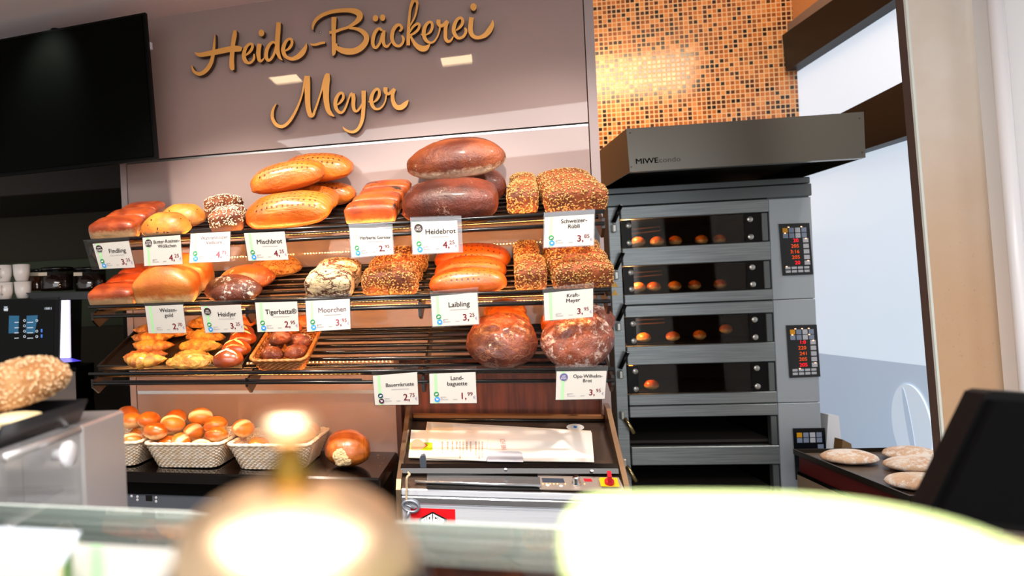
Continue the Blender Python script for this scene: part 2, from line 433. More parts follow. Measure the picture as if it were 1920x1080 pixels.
# ---- right-hand window wall (frosted shop glazing) -------------------------
XN = Vector((1, 0, 0))
def W(u, v): return hit(u, v, (XW, 0, 0), XN)
def wpoly(px, dx0, dx1): return [Vector((dx0+0*p.x + p.x, p.y, p.z)) for p in [W(*c) for c in px]], Vector((dx1-dx0, 0, 0))
def wall_piece(px, dx0, dx1):
    p, o = wpoly(px, dx0, dx1); return MB().prism(p, o)
M_glow = mat('frosted_glass', 'aab8c4', 0.35, emit='dceafa', estr=0.74)
M_glow2 = mat('frosted_film_band', 'c6d2de', 0.35, emit='b4c9e2', estr=0.56)
M_motif = mat('frosted_film_motif', 'dce6ee', 0.35, emit='c8d8ea', estr=0.64)
M_blackframe = mat('dark_aluminium', '0b0807', 0.4, spec=0.15)
M_grey = mat('grey_paint', '8a7a72', 0.5)
struct(wall_piece([(1480, 47), (1472, -80), (1640, -80), (1544, 0)], 0.0, 0.06).build('wall_right', mat('warm_plaster', 'd99a62', 0.8)))
struct(wall_piece([(1484, 47), (1545, 0), (1660, -90), (1720, -90), (1583, 0), (1489, 64)], -0.03, 0.06).build('trim_2', M_grey))
fr = MB()
for px in ([(1489, 64), (1583, 0), (1720, -90), (1840, -90), (1681.5, 12), (1496, 132)], [(1503, 259), (1603, 210), (1696, 164), (1800, 112), (1812, 226), (1704, 261), (1624, 286), (1509, 322)]):
    p, o = wpoly(px, -0.06, 0.05); fr.prism(p, o)
win = fr.build('window_1', M_blackframe); struct(win)
g1 = wall_piece([(1486, 138.5), (1496, 132), (1681.5, 12), (1840, -90), (1800, 112), (1696, 164), (1503, 259), (1488, 267)], 0.01, 0.03)
child(g1, 'upper_pane', M_glow, win)
g2 = wall_piece([(1485, 330), (1509, 322), (1624, 286), (1704, 261), (1812, 226), (1850, 700), (1490, 657.5)], 0.01, 0.03)
child(g2, 'lower_pane', M_glow, win)
def W2(u, v, x): return hit(u, v, (x, 0, 0), XN)
low = [W(1490, 657.5), W(1850, 700)]
pz = MB().prism([Vector((XW+.01, low[0].y, low[0].z)), Vector((XW+.01, low[1].y, low[1].z)), Vector((XW+.01, low[1].y, 0.02)), Vector((XW+.01, low[0].y, 0.02))], Vector((.02, 0, 0)))
child(pz, 'film_band', M_glow2, win)
def ell(u0, v0, ru, rv, sk, x0, th_):
    pts = [W(u0+ru*cos(2*pi*i/40)+sk*sin(2*pi*i/40), v0+rv*sin(2*pi*i/40)) for i in range(40)]
    return MB().prism([Vector((XW+x0, p.y, p.z)) for p in pts], Vector((th_, 0, 0)))
child(ell(1708, 800, 36, 80, 12, .003, .006), 'bean_motif', M_motif, win)
child(ell(1704, 800, 5, 74, 13, .0015, .0014), 'bean_slot', M_glow2, win)

# ---- pillar between window and counter --------------------------------------
q = NB('stained_glow_panel', 0.38)
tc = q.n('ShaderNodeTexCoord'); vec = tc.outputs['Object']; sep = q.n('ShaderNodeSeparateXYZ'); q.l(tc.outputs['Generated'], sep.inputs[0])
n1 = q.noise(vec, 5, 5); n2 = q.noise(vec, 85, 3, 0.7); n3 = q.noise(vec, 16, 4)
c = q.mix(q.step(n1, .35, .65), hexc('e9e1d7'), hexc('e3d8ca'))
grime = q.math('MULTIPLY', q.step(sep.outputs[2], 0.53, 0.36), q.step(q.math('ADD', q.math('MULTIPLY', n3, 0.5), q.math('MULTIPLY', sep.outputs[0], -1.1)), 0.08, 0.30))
c = q.mix(q.math('MULTIPLY', q.step(sep.outputs[2], 0.66, 0.38), 0.70), c, hexc('c99558'))  # warm glow on the lower panel, painted into its colour by height
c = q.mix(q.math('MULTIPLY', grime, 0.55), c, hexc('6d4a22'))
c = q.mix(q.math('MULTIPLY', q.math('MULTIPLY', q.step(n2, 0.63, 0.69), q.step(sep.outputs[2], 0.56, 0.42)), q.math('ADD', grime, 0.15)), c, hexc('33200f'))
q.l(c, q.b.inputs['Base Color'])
ZP = 2.15
def pil(u0, w0, u1, w1, y0=-60, y1=1060, d0=0.0, d1=0.14):
    def ed(u, y): return u + 0.083*y
    pts = [P(ed(u0, y0), y0, ZP), P(ed(u0+w0, y0), y0, ZP), P(ed(u1+w1, y1), y1, ZP), P(ed(u1, y1), y1, ZP)]
    lo = []
    for t, b in ((pts[0], pts[3]), (pts[1], pts[2])):               # run on down to the floor and up to the ceiling
        dirv = (b-t)/(b.z-t.z); lo.append((t+dirv*(ZH-0.02-t.z), t+dirv*(0.0-t.z)))
    pg = [lo[0][0], lo[1][0], lo[1][1], lo[0][1]]
    off = FWD.copy(); off.z = 0; off.normalize()
    return MB().prism([p+off*d0 for p in pg], off*(d1-d0))
pl = pil(1693, 160, 1695, 160, d0=0.0, d1=0.028).build('column_1', mat('mauve_grey_edge', '5a4a45', 0.5, spec=.2)); struct(pl)
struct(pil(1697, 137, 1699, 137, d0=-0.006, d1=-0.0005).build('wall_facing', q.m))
struct(pil(1693, 4.5, 1695, 4.5, d0=-0.008, d1=-0.0005).build('trim_4', mat('pale_steel_edge', 'e6efe9', 0.3)))
M_wwall = mat('white_wall', 'eceef0', 0.6)
ww = MB()
ww.prism([p for p in [P(1872+.083*-300, -300, 2.05), P(2600, -300, 1.7), P(2600, 1500, 1.7), P(1872+.083*1500, 1500, 2.05)]], FWD*0.08)
struct(ww.build('wall_right_front', M_wwall))
pt = MB()
a_, b_ = P(1866+.083*-300, -300, 2.0), P(1866+.083*1600, 1600, 2.0)
pt.tube([a_, b_], 0.018, 16)
struct(pt.build('trim_6', mat('white_gloss_post', 'f4f5f8', 0.25)))

# ---- lacquered back panel with the shop sign ---------------------------------
DP = 0.36
M_panel = mat('taupe_lacquer', '98847f', 0.5, spec=0.15, coat=0.7, coat_r=0.02)
M_panel_edge = mat('taupe_edge', '9a8a88', 0.4)
M_alu = mat('brushed_aluminium', 'd6d4d2', 0.25, metal=0.9)
A0 = (Sd(245, 306, DP)[0]+Sd(250, 736, DP)[0])/2; A1 = Sd(1103, 235, DP)[0]
ZS = (Sd(245, 306, DP)[1]+Sd(1101, 231, DP)[1])/2
zgro = Sd(250, 736, DP)[1]; AM = Sd(742, 760, DP)[0]
ZTOP = ZL
def sbox(a0, d0, z0, a1, d1, z1, b=0.0, mb=None): return (mb or MB()).box(a0, d0, z0, a1, d1, z1, S, b)
struct(sbox(A0, DP, ZS+0.006, A1, DP+0.02, ZTOP-0.001).build('wall_panel_upper', M_panel))
struct(sbox(A0, DP, 0.92, AM, DP+0.02, zgro-0.006).build('wall_panel_foot', M_panel))
lowp = sbox(A0, DP, zgro+0.006, AM, DP+0.02, ZS-0.006); sbox(AM, DP, 1.25, A1, DP+0.02, ZS-0.006, mb=lowp)
struct(lowp.build('wall_panel_lower', M_panel))
al = sbox(A0, DP+0.002, ZS-0.006, A1, DP+0.02, ZS+0.001); struct(al.build('trim_7', M_alu))
struct(sbox(A0, DP+0.001, zgro-0.006, AM, DP+0.02, zgro+0.006).build('trim_8', M_alu))
struct(sbox(A0, DP+0.008, ZS+0.001, A1, DP+0.02, ZS+0.006).build('trim_9', mat('black_gap', '0c0808', 0.6)))
struct(sbox(A0-0.026, DP-0.004, 0.965, A0-0.002, DP+0.05, ZS+0.004).build('trim_10', M_panel_edge))
struct(sbox(A1+0.003, DP-0.004, 0.92, A1+0.030, DP+0.05, ZTOP-0.001).build('trim_11', M_panel_edge))
struct(sbox(AM, DP-0.004, 0.90, AM+0.018, DP+0.10, 1.25).build('trim_12', mat('dark_brown_edge', '4a2c22', 0.45)))
q = NB('walnut_veneer', 0.4)
tc = q.n('ShaderNodeTexCoord'); mp = q.n('ShaderNodeMapping'); mp.inputs['Scale'].default_value = (45, 45, 3.0); q.l(tc.outputs['Object'], mp.inputs[0])
n1 = q.noise(mp.outputs[0], 1.0, 5, 0.6)
q.l(q.mix(q.step(n1, .3, .7), hexc('8a4524'), hexc('5c2a14')), q.b.inputs['Base Color'])
struct(sbox(AM+0.018, DP+0.08, 0.85, A1+0.03, DP+0.10, 1.25).build('wall_panel_wood', q.m))
# dark back wall of the coffee corner, left of the panel
M_dark = mat('dark_olive_wall', '2c2512', 0.7)
YL = 4.2
dk = MB().box(-4.2, YL, 0, 0.2, YL+0.1, ZL); struct(dk.build('wall_left', M_dark))
M_blackgloss = mat('black_gloss', '060505', 0.15, spec=0.25)
bx = P(-200, 372, 3.6); bz = bx.z
cabm = MB().box(-3.4, 3.45, bz, -0.35, YL, ZL-0.02, b=0.004)
cab = cabm.build('wall_cupboard', mat('dark_brown_laminate', '1c1409', 0.5)); tag(cab, 'dark brown wall cupboard hanging under the ceiling behind the television', 'cupboard')
gz = P(100, 480, 4.1).z
struct(MB().box(-3.4, YL-0.012, gz-0.4, -0.35, YL, gz).build('green_glow_strip', mat('green_glow_paint', '29380c', 0.5)))  # green glow along the dark wall, painted as a coloured strip
bc = P(232, 690, 3.05)
bk = MB().box(-3.0, bc.y-0.05, 0.0, bc.x+0.02, YL-0.02, P(150, 760, 3.2).z-0.02, b=0.004)
bk = bk.build('back_cabinet', M_blackgloss); tag(bk, 'black gloss base cabinet carrying the coffee machine', 'cabinet')
tall = MB().box(bc.x+0.023, bc.y-0.04, 0.0, bc.x+0.06, YL-0.02, P(160, 560, 3.3).z)
tall = tall.build('side_panel', mat('near_black_board', '040303', 0.6, spec=.1)); tag(tall, 'near-black upright side board between coffee corner and bread shelves', 'panel')

# ---- gold script sign ----------------------------------------------------------
def cat(pts, n=7):
    out = []; N = len(pts)
    for i in range(N-1):
        p0, p1, p2, p3 = pts[max(i-1, 0)], pts[i], pts[i+1], pts[min(i+2, N-1)]
        for k in range(n):
            t = k/n
            out.append(tuple(0.5*((2*b)+(-a+c)*t+(2*a-5*b+4*c-d)*t*t+(-a+3*b-3*c+d)*t**3) for a, b, c, d in zip(p0, p1, p2, p3)))
    out.append(pts[-1]); return out
GLYPHS = [
 ('A', [[(480,305,10),(470,420,33),(460,540,48),(440,680,60),(410,790,68),(350,890,72),(270,960,68),(190,975,58),(120,930,45),(92,860,26),(85,830,8)],
        [(135,615,8),(185,645,50),(240,655,72),(330,640,80),(450,617,90),(600,585,95),(730,560,98),(820,552,104),(890,555,92),(930,565,55)],
        [(818,240,48),(806,330,75),(785,450,72),(770,600,75),(760,750,80),(765,860,84),(788,912,40)]]),
 ('A', [[(985,672,20),(1060,610,45),(1105,540,50),(1108,485,45),(1075,468,42),(1020,505,50),(978,580,62),(965,680,68),(990,755,65),(1045,793,45),(1100,770,40),(1138,710,42),(1135,640,25)]]),
 ('A', [[(1230,468,72),(1215,560,75),(1212,650,70),(1218,720,64),(1245,762,45),(1283,738,30),(1318,698,14)], ('dot',1262,286,48,58)]),
 ('B', [[(510,468,24),(470,440,40),(410,480,52),(362,575,62),(350,680,62),(380,745,52),(425,732,45),(470,670,42),(500,595,38),(512,520,30)],
        [(562,105,75),(555,230,80),(542,400,80),(540,550,76),(560,650,62),(590,712,40),(625,745,12)]]),
 ('B', [[(662,596,20),(740,545,45),(785,470,48),(780,402,45),(740,387,45),(685,430,52),(645,520,66),(640,600,68),(672,672,62),(730,712,55),(800,722,62),(880,692,82),(960,622,88),(1015,530,56),(1035,455,8)]]),
 ('B', [[(1095,460,10),(1130,484,34),(1200,480,40),(1280,456,45),(1347,448,34)]]),
 ('C', [[(62,505,14),(60,440,40),(110,340,56),(220,255,62),(370,200,65),(520,178,68),(660,174,74),(770,190,95),(842,235,105),(848,295,98),(800,362,76),(720,422,56),(640,465,46),(540,495,46),(440,530,50),(338,552,46)],
        [(418,288,86),(412,400,80),(410,550,70),(412,700,68),(415,820,70),(412,895,62),(398,942,14)],
        [(670,472,36),(780,482,52),(880,522,72),(950,590,85),(965,660,88),(930,742,96),(850,820,102),(740,865,105),(620,866,105),(520,838,90),(458,792,60),(466,730,14)]]),
 ('C', [[(1228,520,40),(1180,480,45),(1120,530,56),(1082,620,62),(1070,720,60),(1090,788,52),(1130,802,45),(1180,742,42),(1215,650,45),(1236,560,46)],
        [(1262,512,52),(1250,600,62),(1250,700,60),(1270,765,54),(1310,785,42),(1350,750,27),(1382,708,12)], ('dot',1117,308,47,54), ('dot',1237,297,45,55)]),
 ('D', [[(530,530,34),(570,480,45),(545,427,46),(490,427,56),(430,500,62),(405,600,64),(415,690,60),(460,758,52),(530,775,45),(585,722,42),(597,645,42),(566,598,18)]]),
 ('D', [[(705,440,26),(745,370,30),(790,280,32),(820,160,36),(830,50,44),(788,-6,62),(740,60,54),(710,180,42),(692,350,46),(684,500,54),(680,640,58),(680,765,60)],
        [(705,545,22),(760,452,42),(830,402,46),(868,422,46),(850,490,46),(790,552,42),(712,596,36)],
        [(718,605,36),(760,690,52),(820,770,76),(900,818,98),(970,815,90),(1012,780,56),(1048,740,10)]]),
 ('D', [[(978,590,20),(1050,540,42),(1085,460,48),(1075,387,45),(1035,372,46),(980,420,55),(945,510,66),(945,600,66),(980,680,58),(1040,718,40),(1110,702,30),(1170,620,28),(1205,520,28),(1212,450,34)], [(892,582,14),(930,590,40)]]),
 ('D', [[(1192,330,66),(1192,392,70),(1220,436,56),(1275,420,56),(1325,372,60),(1346,352,46)],
        [(1346,362,52),(1312,450,62),(1308,560,62),(1312,650,60),(1346,698,52),(1400,680,36),(1440,612,18)]]),
 ('E', [[(585,514,20),(650,460,45),(695,390,50),(687,318,48),(645,302,48),(595,345,55),(556,430,64),(546,520,66),(575,598,62),(630,642,50),(700,622,46),(745,560,48),(750,500,44),(727,466,18)]]),
 ('E', [[(848,292,80),(835,400,78),(830,500,78),(850,580,72),(910,630,62),(990,630,62),(1080,590,78),(1150,510,92),(1195,420,66),(1205,335,10)], ('dot',880,118,52,64)]),
 ('F', [[(165,580,14),(120,650,34),(95,740,50),(100,830,56),(150,920,58),(230,965,55),(310,945,52),(390,870,50),(460,760,46),(520,640,38),(560,540,32),(598,420,28),(625,290,32),(650,170,48),(676,118,60)],
        [(682,112,92),(686,250,96),(688,400,92),(692,550,86),(706,680,80),(740,775,72),(782,770,52),(815,690,38),(852,590,34),(890,470,30),(930,340,30),(965,210,44),(1000,90,36)],
        [(1032,68,60),(1018,160,104),(1004,250,110),(1000,360,106),(1000,450,98),(1012,570,90),(1036,680,80),(1082,752,62),(1145,795,12)]]),
 ('G', [[(108,512,20),(170,460,42),(213,390,46),(208,328,42),(175,307,45),(125,345,52),(86,430,62),(80,520,62),(110,600,56),(165,643,46),(220,610,40),(265,520,34),(300,420,30),(335,335,36),(372,312,44)],
        [(376,318,66),(385,400,68),(382,500,64),(396,588,54),(430,618,42),(480,580,38),(530,495,32)],
        [(557,268,76),(557,400,72),(556,500,68),(550,600,66),(540,720,62),(510,830,56),(460,918,50),(390,963,48),(310,960,42),(240,922,34),(204,878,10)]]),
 ('G', [[(712,474,20),(780,420,42),(820,340,50),(815,265,46),(780,242,46),(730,282,52),(690,370,64),(685,450,66),(710,530,60),(760,578,45),(830,570,34),(890,510,28),(925,430,26),(936,345,30)], [(632,452,12),(668,462,40)]]),
 ('G', [[(926,212,70),(926,280,70),(952,324,52),(1000,310,52),(1060,258,58),(1080,236,44)], [(1080,244,48),(1046,330,60),(1050,430,66),(1080,510,72),(1130,553,82),(1200,545,86),(1262,492,74),(1310,430,18)]]),
]
ORG = {'A': (350, 30), 'B': (460, 30), 'C': (580, 0), 'D': (690, 0), 'E': (790, 0), 'F': (500, 130), 'G': (620, 140)}
M_gold = mat('satin_gold', 'dca050', 0.42, metal=0.30, spec=0.5)
M_goldside = mat('bronze_side', '3c2412', 0.5, metal=0.3)
DS = DP-0.034
def SP(u, v, d): return hit(u, v, O+UD*d, UD)
sign = thing('shop_sign', 'gold cut-out script letters standing off the taupe wall panel above the bread', 'sign', S(0.7, DP, 2.05))
nst = 0
for crop, strokes in GLYPHS:
    ox, oy = ORG[crop]; mb = MB()
    for st in strokes:
        nst += 1; dd = DS - 0.00015*(nst % 5)
        if st[0] == 'dot':
            _, x, y, rx, ry = st
            pts = [SP(ox+(x+rx*cos(2*pi*k/24))/9, oy+(y+ry*sin(2*pi*k/24))/9, dd) for k in range(24)]
            mb.prism(pts[::-1], UD*0.024)
        else:
            c = cat(st); L = []; R = []
            for i, (x, y, w_) in enumerate(c):
                x0, y0, _ = c[max(i-1, 0)]; x1, y1, _ = c[min(i+1, len(c)-1)]
                t = Vector((x1-x0, y1-y0)); t.normalize(); nx, ny = -t.y, t.x; h = max(w_, 6)/2
                L.append((x+nx*h, y+ny*h)); R.append((x-nx*h, y-ny*h))
            f = lambda p, d: SP(ox+p[0]/9, oy+p[1]/9, dd) + UD*d
            n = len(c); vs = [f(p, 0) for p in L]+[f(p, 0) for p in R]+[f(p, .024) for p in L]+[f(p, .024) for p in R]
            fs = []
            for i in range(n-1):
                fs += [(i, i+1, n+i+1, n+i), (2*n+i, 3*n+i, 3*n+i+1, 2*n+i+1), (i, 2*n+i, 2*n+i+1, i+1), (n+i, n+i+1, 3*n+i+1, 3*n+i)]
            fs += [(0, n, 3*n, 2*n), (n-1, 3*n-1, 4*n-1, 2*n-1)]
            mb.add(vs, fs)
    lo_ = mb.build('letter', M_gold, sign); lo_.data.materials.append(M_goldside)
    for pg in lo_.data.polygons:
        if abs(pg.normal.dot(UD)) < 0.7: pg.material_index = 1
for u, v in ((385, 100), (430, 90), (480, 100), (560, 90), (600, 60), (625, 85), (700, 80), (740, 70), (780, 60), (880, 60), (560, 200), (600, 200), (690, 200), (735, 190)):
    p = SP(u, v, DS+0.024); MB().tube([p, p+UD*0.0098], 0.003, 6).build('standoff_pin', mat('chrome', 'e6e8ec', 0.1, metal=1.0), sign)

# ---- ceiling spots (mirrored in the panel) -------------------------------------
M_lampglow = mat('lamp_reflector', 'ffffff', 0.3, emit='ffdcae', estr=30.0)
M_lampframe = mat('lamp_frame', 'c9c6c4', 0.35, metal=0.4)
for c, lb in ((LAMPS[0], 'recessed ceiling lamp mirrored above the gold capital of the lower word'), (LAMPS[1], 'recessed ceiling lamp mirrored below the end of the upper gold word')):
    t = thing('ceiling_lamp', lb, 'lamp', Vector((c.x, c.y, CEIL-0.02)))
    fr = MB(); fn = lambda x, y, z, c=c: Vector((c.x, c.y, CEIL)) + US*x + UD*y + UP*z
    for b in ((-.085, -.085, -.085+.018, .085), (.067, -.085, .085, .085), (-.067, -.085, .067, -.067), (-.067, .067, .067, .085)):
        fr.box(b[0], b[1], -.02, b[2], b[3], -.0005, fn)
    fr.build('lamp_frame', M_lampframe, t)
    MB().box(-.066, -.066, -.012, .066, .066, -.0005, fn).build('reflector', M_lampglow, t)

# ---- television -------------------------------------------------------------------
ang = radians(19); tdir = RGT*cos(ang) - FWD*sin(ang); tn = RGT*sin(ang) + FWD*cos(ang)
p0 = P(281, 160, 2.50)
def TV(u, v, d=0): return hit(u, v, p0, tn) + tn*d
tv = thing('television', 'large black flat television hung under the ceiling at the edge of the sign panel', 'television', TV(100, 200))
MB().prism([TV(-170, 104, .006), TV(270, 22, .006), TV(293, 298, .006), TV(-170, 349, .006)], tn*0.014).build('housing', mat('tv_housing', '060606', 0.4, spec=.1), tv)
MB().prism([TV(-166, 108), TV(265, 28), TV(287, 292), TV(-166, 343)], tn*0.008).build('screen', mat('tv_screen', '030403', 0.25, spec=0.05), tv)
MB().prism([TV(271, 76, .02), TV(276, 75, .02), TV(277, 88, .02), TV(272, 89, .02)], tn*0.012).build('badge', mat('pale_sticker', 'b9bcc8', 0.4), tv)
MB().prism([TV(-100, 140, .02), TV(200, 80, .02), TV(215, 250, .02), TV(-100, 290, .02)], tn*0.03).build('back_box', mat('tv_housing', '060606', 0.4, spec=.1), tv)
pb = TV(60, 180, .05); tb = MB(); tb.tube([pb+tn*0.0, pb+tn*0.10, Vector((pb+tn*0.10)) + UP*(CEIL-0.001-pb.z)], 0.02, 10)
tb.build('ceiling_mount', M_blackframe, tv)
# ------------------------------------------------------------------ bread shelves
M_rail = mat('black_powder_coat', '0d0c0d', 0.25, spec=0.5)
M_rod = mat('black_rod', '100e0e', 0.22, spec=0.5)
M_led = mat('led_dot', 'ffffff', 0.4, emit=(1.0, 0.42, 0.11), estr=940.0)
M_ledstrip = mat('led_strip_backing', '141214', 0.4)
SLOPE = 0.39
LIP = {}
for k, l, r in (('top', (164, 452), (1133, 396)), ('mid', (167, 576), (1144, 542)), ('bot', (167, 702), (1151, 691))):
    al_, zl = Sd(*l, 0); ar, zr = Sd(*r, 0); LIP[k] = (al_, ar, (zl+zr)/2)
def shp(k, a, d, h=0.0):
    """point above the sloping shelf surface"""
    n = Vector((0, -SLOPE, 1)).normalized()
    return S(a, d + n.y*h, LIP[k][2]-0.020+SLOPE*d + n.z*h)
XSH = (US + UP*TILT).normalized(); NSH = XSH.cross((UD + UP*SLOPE).normalized()).normalized(); YSH = NSH.cross(XSH)
RSH = Matrix((XSH, YSH, NSH)).transposed()
SHLAB = {'top': 'topmost black wire bread shelf below the gold lettering', 'mid': 'middle black wire bread shelf with loaves and empty slats', 'bot': 'lowest black wire bread shelf carrying the pastry tray and round loaves'}
for k in ('top', 'mid', 'bot'):
    a0, a1, z = LIP[k]
    sh = thing('bread_shelf', SHLAB[k], 'shelf', S((a0+a1)/2, 0.2, z), 'sloping bread shelves on the wall')
    for d in (0.045, 0.09, 0.135, 0.18, 0.225, 0.27, 0.315, 0.345):
        m = MB(); m.tube([shp(k, a0+0.01, d, -0.007), shp(k, a1-0.01, d, -0.007)], 0.0065, 8); m.build('slat', M_rod, sh)
    m = MB(); m.tube([S(a0, 0, z), S(a1, 0, z)], 0.006, 8); m.build('front_rail', M_rail, sh)
    m = MB(); m.tube([S(a0+.012, 0.006, z-0.032), S(a1, 0.006, z-0.032)], 0.0055, 8); m.build('lower_rail', M_rail, sh)
    js = [a0+0.002, Sd(459, 430 if k == 'top' else 565 if k == 'mid' else 700, 0)[0], Sd(785, 560, 0)[0], a1-0.002]
    for i, a in enumerate(js):
        m = MB()
        pts = [S(a-.004, .0125, z-.018), S(a-.004, .03, z-.020), S(a-.004, 0.355, z-.02+SLOPE*0.355-.004), S(a-.004, 0.355, z-.075+SLOPE*.355), S(a-.004, .05, z-.068), S(a-.004, .0125, z-.060 if i == 2 else z-.045)]
        m.prism(pts, US*0.008); m.build('bracket', M_rail, sh)
    if True:
        zs = z-0.030; ae = AM-.02 if k == 'bot' else a1
        m = sbox(a0+.03, 0.022, zs-.004, ae-.03, 0.030, zs+.006); st = m.build('led_strip', M_ledstrip, sh)
        ld = MB(); n = 128 if k != 'bot' else 56
        for i in range(n):
            a = a0+.04+(ae-a0-.08)*i/(n-1)
            ld.box(a-.0016, 0.0302, zs-.0012, a+.0016, 0.0314, zs+.0020, S)
        o = ld.build('led_dots', M_led, sh); o['kind'] = 'stuff'
# uprights that carry the shelves
up = sbox(LIP['top'][1]+0.002, 0.02, 0.92, LIP['top'][1]+0.018, DP-0.006, 0.95)
side = MB(); a = LIP['bot'][1]+0.004
for d0, d1, z0, z1 in ((0.325, DP-0.005, 1.20, LIP['top'][2]+0.12),):
    side.box(a, d0, z0, a+0.016, d1, z1, S)
o = side.build('shelf_upright', M_rail); tag(o, 'black upright post at the oven end of the bread shelves', 'post')

# ------------------------------------------------------------------ price tags
M_card = mat('card_white', 'cbc8c1', 0.45)
M_green = mat('print_mint_green', 'a6dfa2', 0.45); M_ink = mat('print_black_brown', '2a1d1a', 0.5); M_price = mat('print_crimson', '8e1f33', 0.5)
M_greyp = mat('print_grey', '9d9a9c', 0.6); M_lilac = mat('print_lilac', '9b86ac', 0.6)
M_badge = mat('print_dark_badge', '33201f', 0.5); M_leaf = mat('print_leaf_green', '2f8a4e', 0.5); M_blue = mat('print_blue', '2f8fe0', 0.5)
M_navy = mat('print_navy', '143a52', 0.5); M_plum = mat('print_plum', '4a2038', 0.5); M_vio = mat('print_violet', '5f5a90', 0.5)
M_clear = bpy.data.materials.new('clear_acrylic'); M_clear.use_nodes = True
nt = M_clear.node_tree; nt.nodes.clear(); o_ = nt.nodes.new('ShaderNodeOutputMaterial'); mx = nt.nodes.new('ShaderNodeMixShader')
tb_ = nt.nodes.new('ShaderNodeBsdfTransparent'); gl = nt.nodes.new('ShaderNodeBsdfGlossy'); gl.inputs['Roughness'].default_value = 0.08
tb_.inputs[0].default_value = (0.93, 0.93, 0.93, 1); mx.inputs[0].default_value = 0.10
nt.links.new(tb_.outputs[0], mx.inputs[1]); nt.links.new(gl.outputs[0], mx.inputs[2]); nt.links.new(mx.outputs[0], o_.inputs[0])

TAGS = [  # corners TL TR BR BL, tilt deg, names, big, small, badge, icons, label
 ([(173.5,457.3),(241.3,452),(252.7,501.4),(186.9,504.5)], 18, ['Findling'], '3', '25', ('100%', 'Roggen'), 1, 'swinging price tag marked 3,25 in a dark holder left of all others'),
 ([(267.3,445.8),(337.9,440.9),(342.5,495.1),(270.6,498.8)], 12, ['Butter-Rosinen-', 'Wölkchen'], '4', '25', ('ECHTE', 'BUTTER'), 0, 'price tag with a two-line name marked 4,25 below the raisin loaves'),
 ([(357.8,438.3),(431.7,434.2),(430,489.7),(354.7,493)], -8, ['Wahrenholzer', 'Vollkorn'], '4', '75', None, 1, 'pale glaring price tag marked 4,75 below the oat-covered loaves'),
 ([(457.5,437.5),(533.3,434.2),(540.8,486.7),(465.8,489.2)], 15, ['Mischbrot'], '4', '25', None, 1, 'price tag marked 4,25 below the stack of long orange loaves'),
 ([(655.5,427.2),(734.2,428.3),(737.5,475.8),(659.7,482.5)], 5, ['Herberts Gerster'], '2', '95', None, 1, 'price tag marked 2,95 on the top shelf below the small scorched tin loaves'),
 ([(771.2,416.3),(857.1,413.4),(860,471.7),(774.7,476.3)], 3, ['Heidebrot'], '4', '25', ('seit', '1925'), 1, 'price tag marked 4,25 with a brown badge below the floury dark loaves'),
 ([(1021.6,407.5),(1113.5,401.5),(1112.6,459.3),(1020,463.8)], 6, ['Schweizer-', 'Rübli'], '3', '85', None, 1, 'price tag marked 3,85 at the oven end of the top shelf'),
 ([(271.7,574.2),(342.8,571.3),(349.2,624.2),(278.7,625)], 14, ['Weizen-', 'gold'], '2', '70', None, 0, 'price tag marked 2,70 below the tall pale tin loaves'),
 ([(376.2,574.2),(451.3,571.3),(458.3,622.5),(385,624.2)], 14, ['Heidjer'], '3', '25', ('seit', '1925'), 1, 'price tag marked 3,25 with a dark badge below the floury oval loaf'),
 ([(478.3,567.5),(557,565.3),(560.8,620.8),(483,622.5)], 9, ['Tigerbatta®'], '2', '95', None, 1, 'price tag marked 2,95 hanging in front of the small brown wicker basket'),
 ([(573,564.7),(655.5,560.3),(657.2,616.7),(575.8,622)], 3, ['Moorchen'], '3', '95', None, 1, 'pale glaring price tag marked 3,95 below the cracked pale loaves'),
 ([(808,555.8),(895,548.7),(897.5,607.4),(811.5,611.9)], 5, ['Laibling'], '3', '25', None, 1, 'price tag marked 3,25 on the middle shelf below the smooth orange loaves'),
 ([(1019.6,549.7),(1111.8,540.8),(1111.8,594.1),(1021.4,600.9)], 5, ['Kraft-', 'Meyer'], '3', '95', None, 0, 'price tag marked 3,95 at the oven end of the middle shelf'),
 ([(698.9,704.7),(781.9,697.9),(784.9,758.6),(703.4,759.2)], 7, ['Bauernkruste'], '2', '75', None, 2, 'price tag marked 2,75 on the lowest shelf above the black worktop'),
 ([(805,700.8),(891.6,697.9),(893.9,755.7),(806.5,756.2)], 5, ['Land-', 'baguette'], '1', '99', None, 1, 'price tag marked 1,99 above the bread slicer'),
 ([(1043.6,696.4),(1137.6,695.5),(1133.7,747.7),(1041.8,749.7)], 2, ['Opa-Wilhelm-', 'Brot'], '3', '95', ('seit', '1925'), -1, 'price tag marked 3,95 with a violet badge on the lowest shelf'),
]
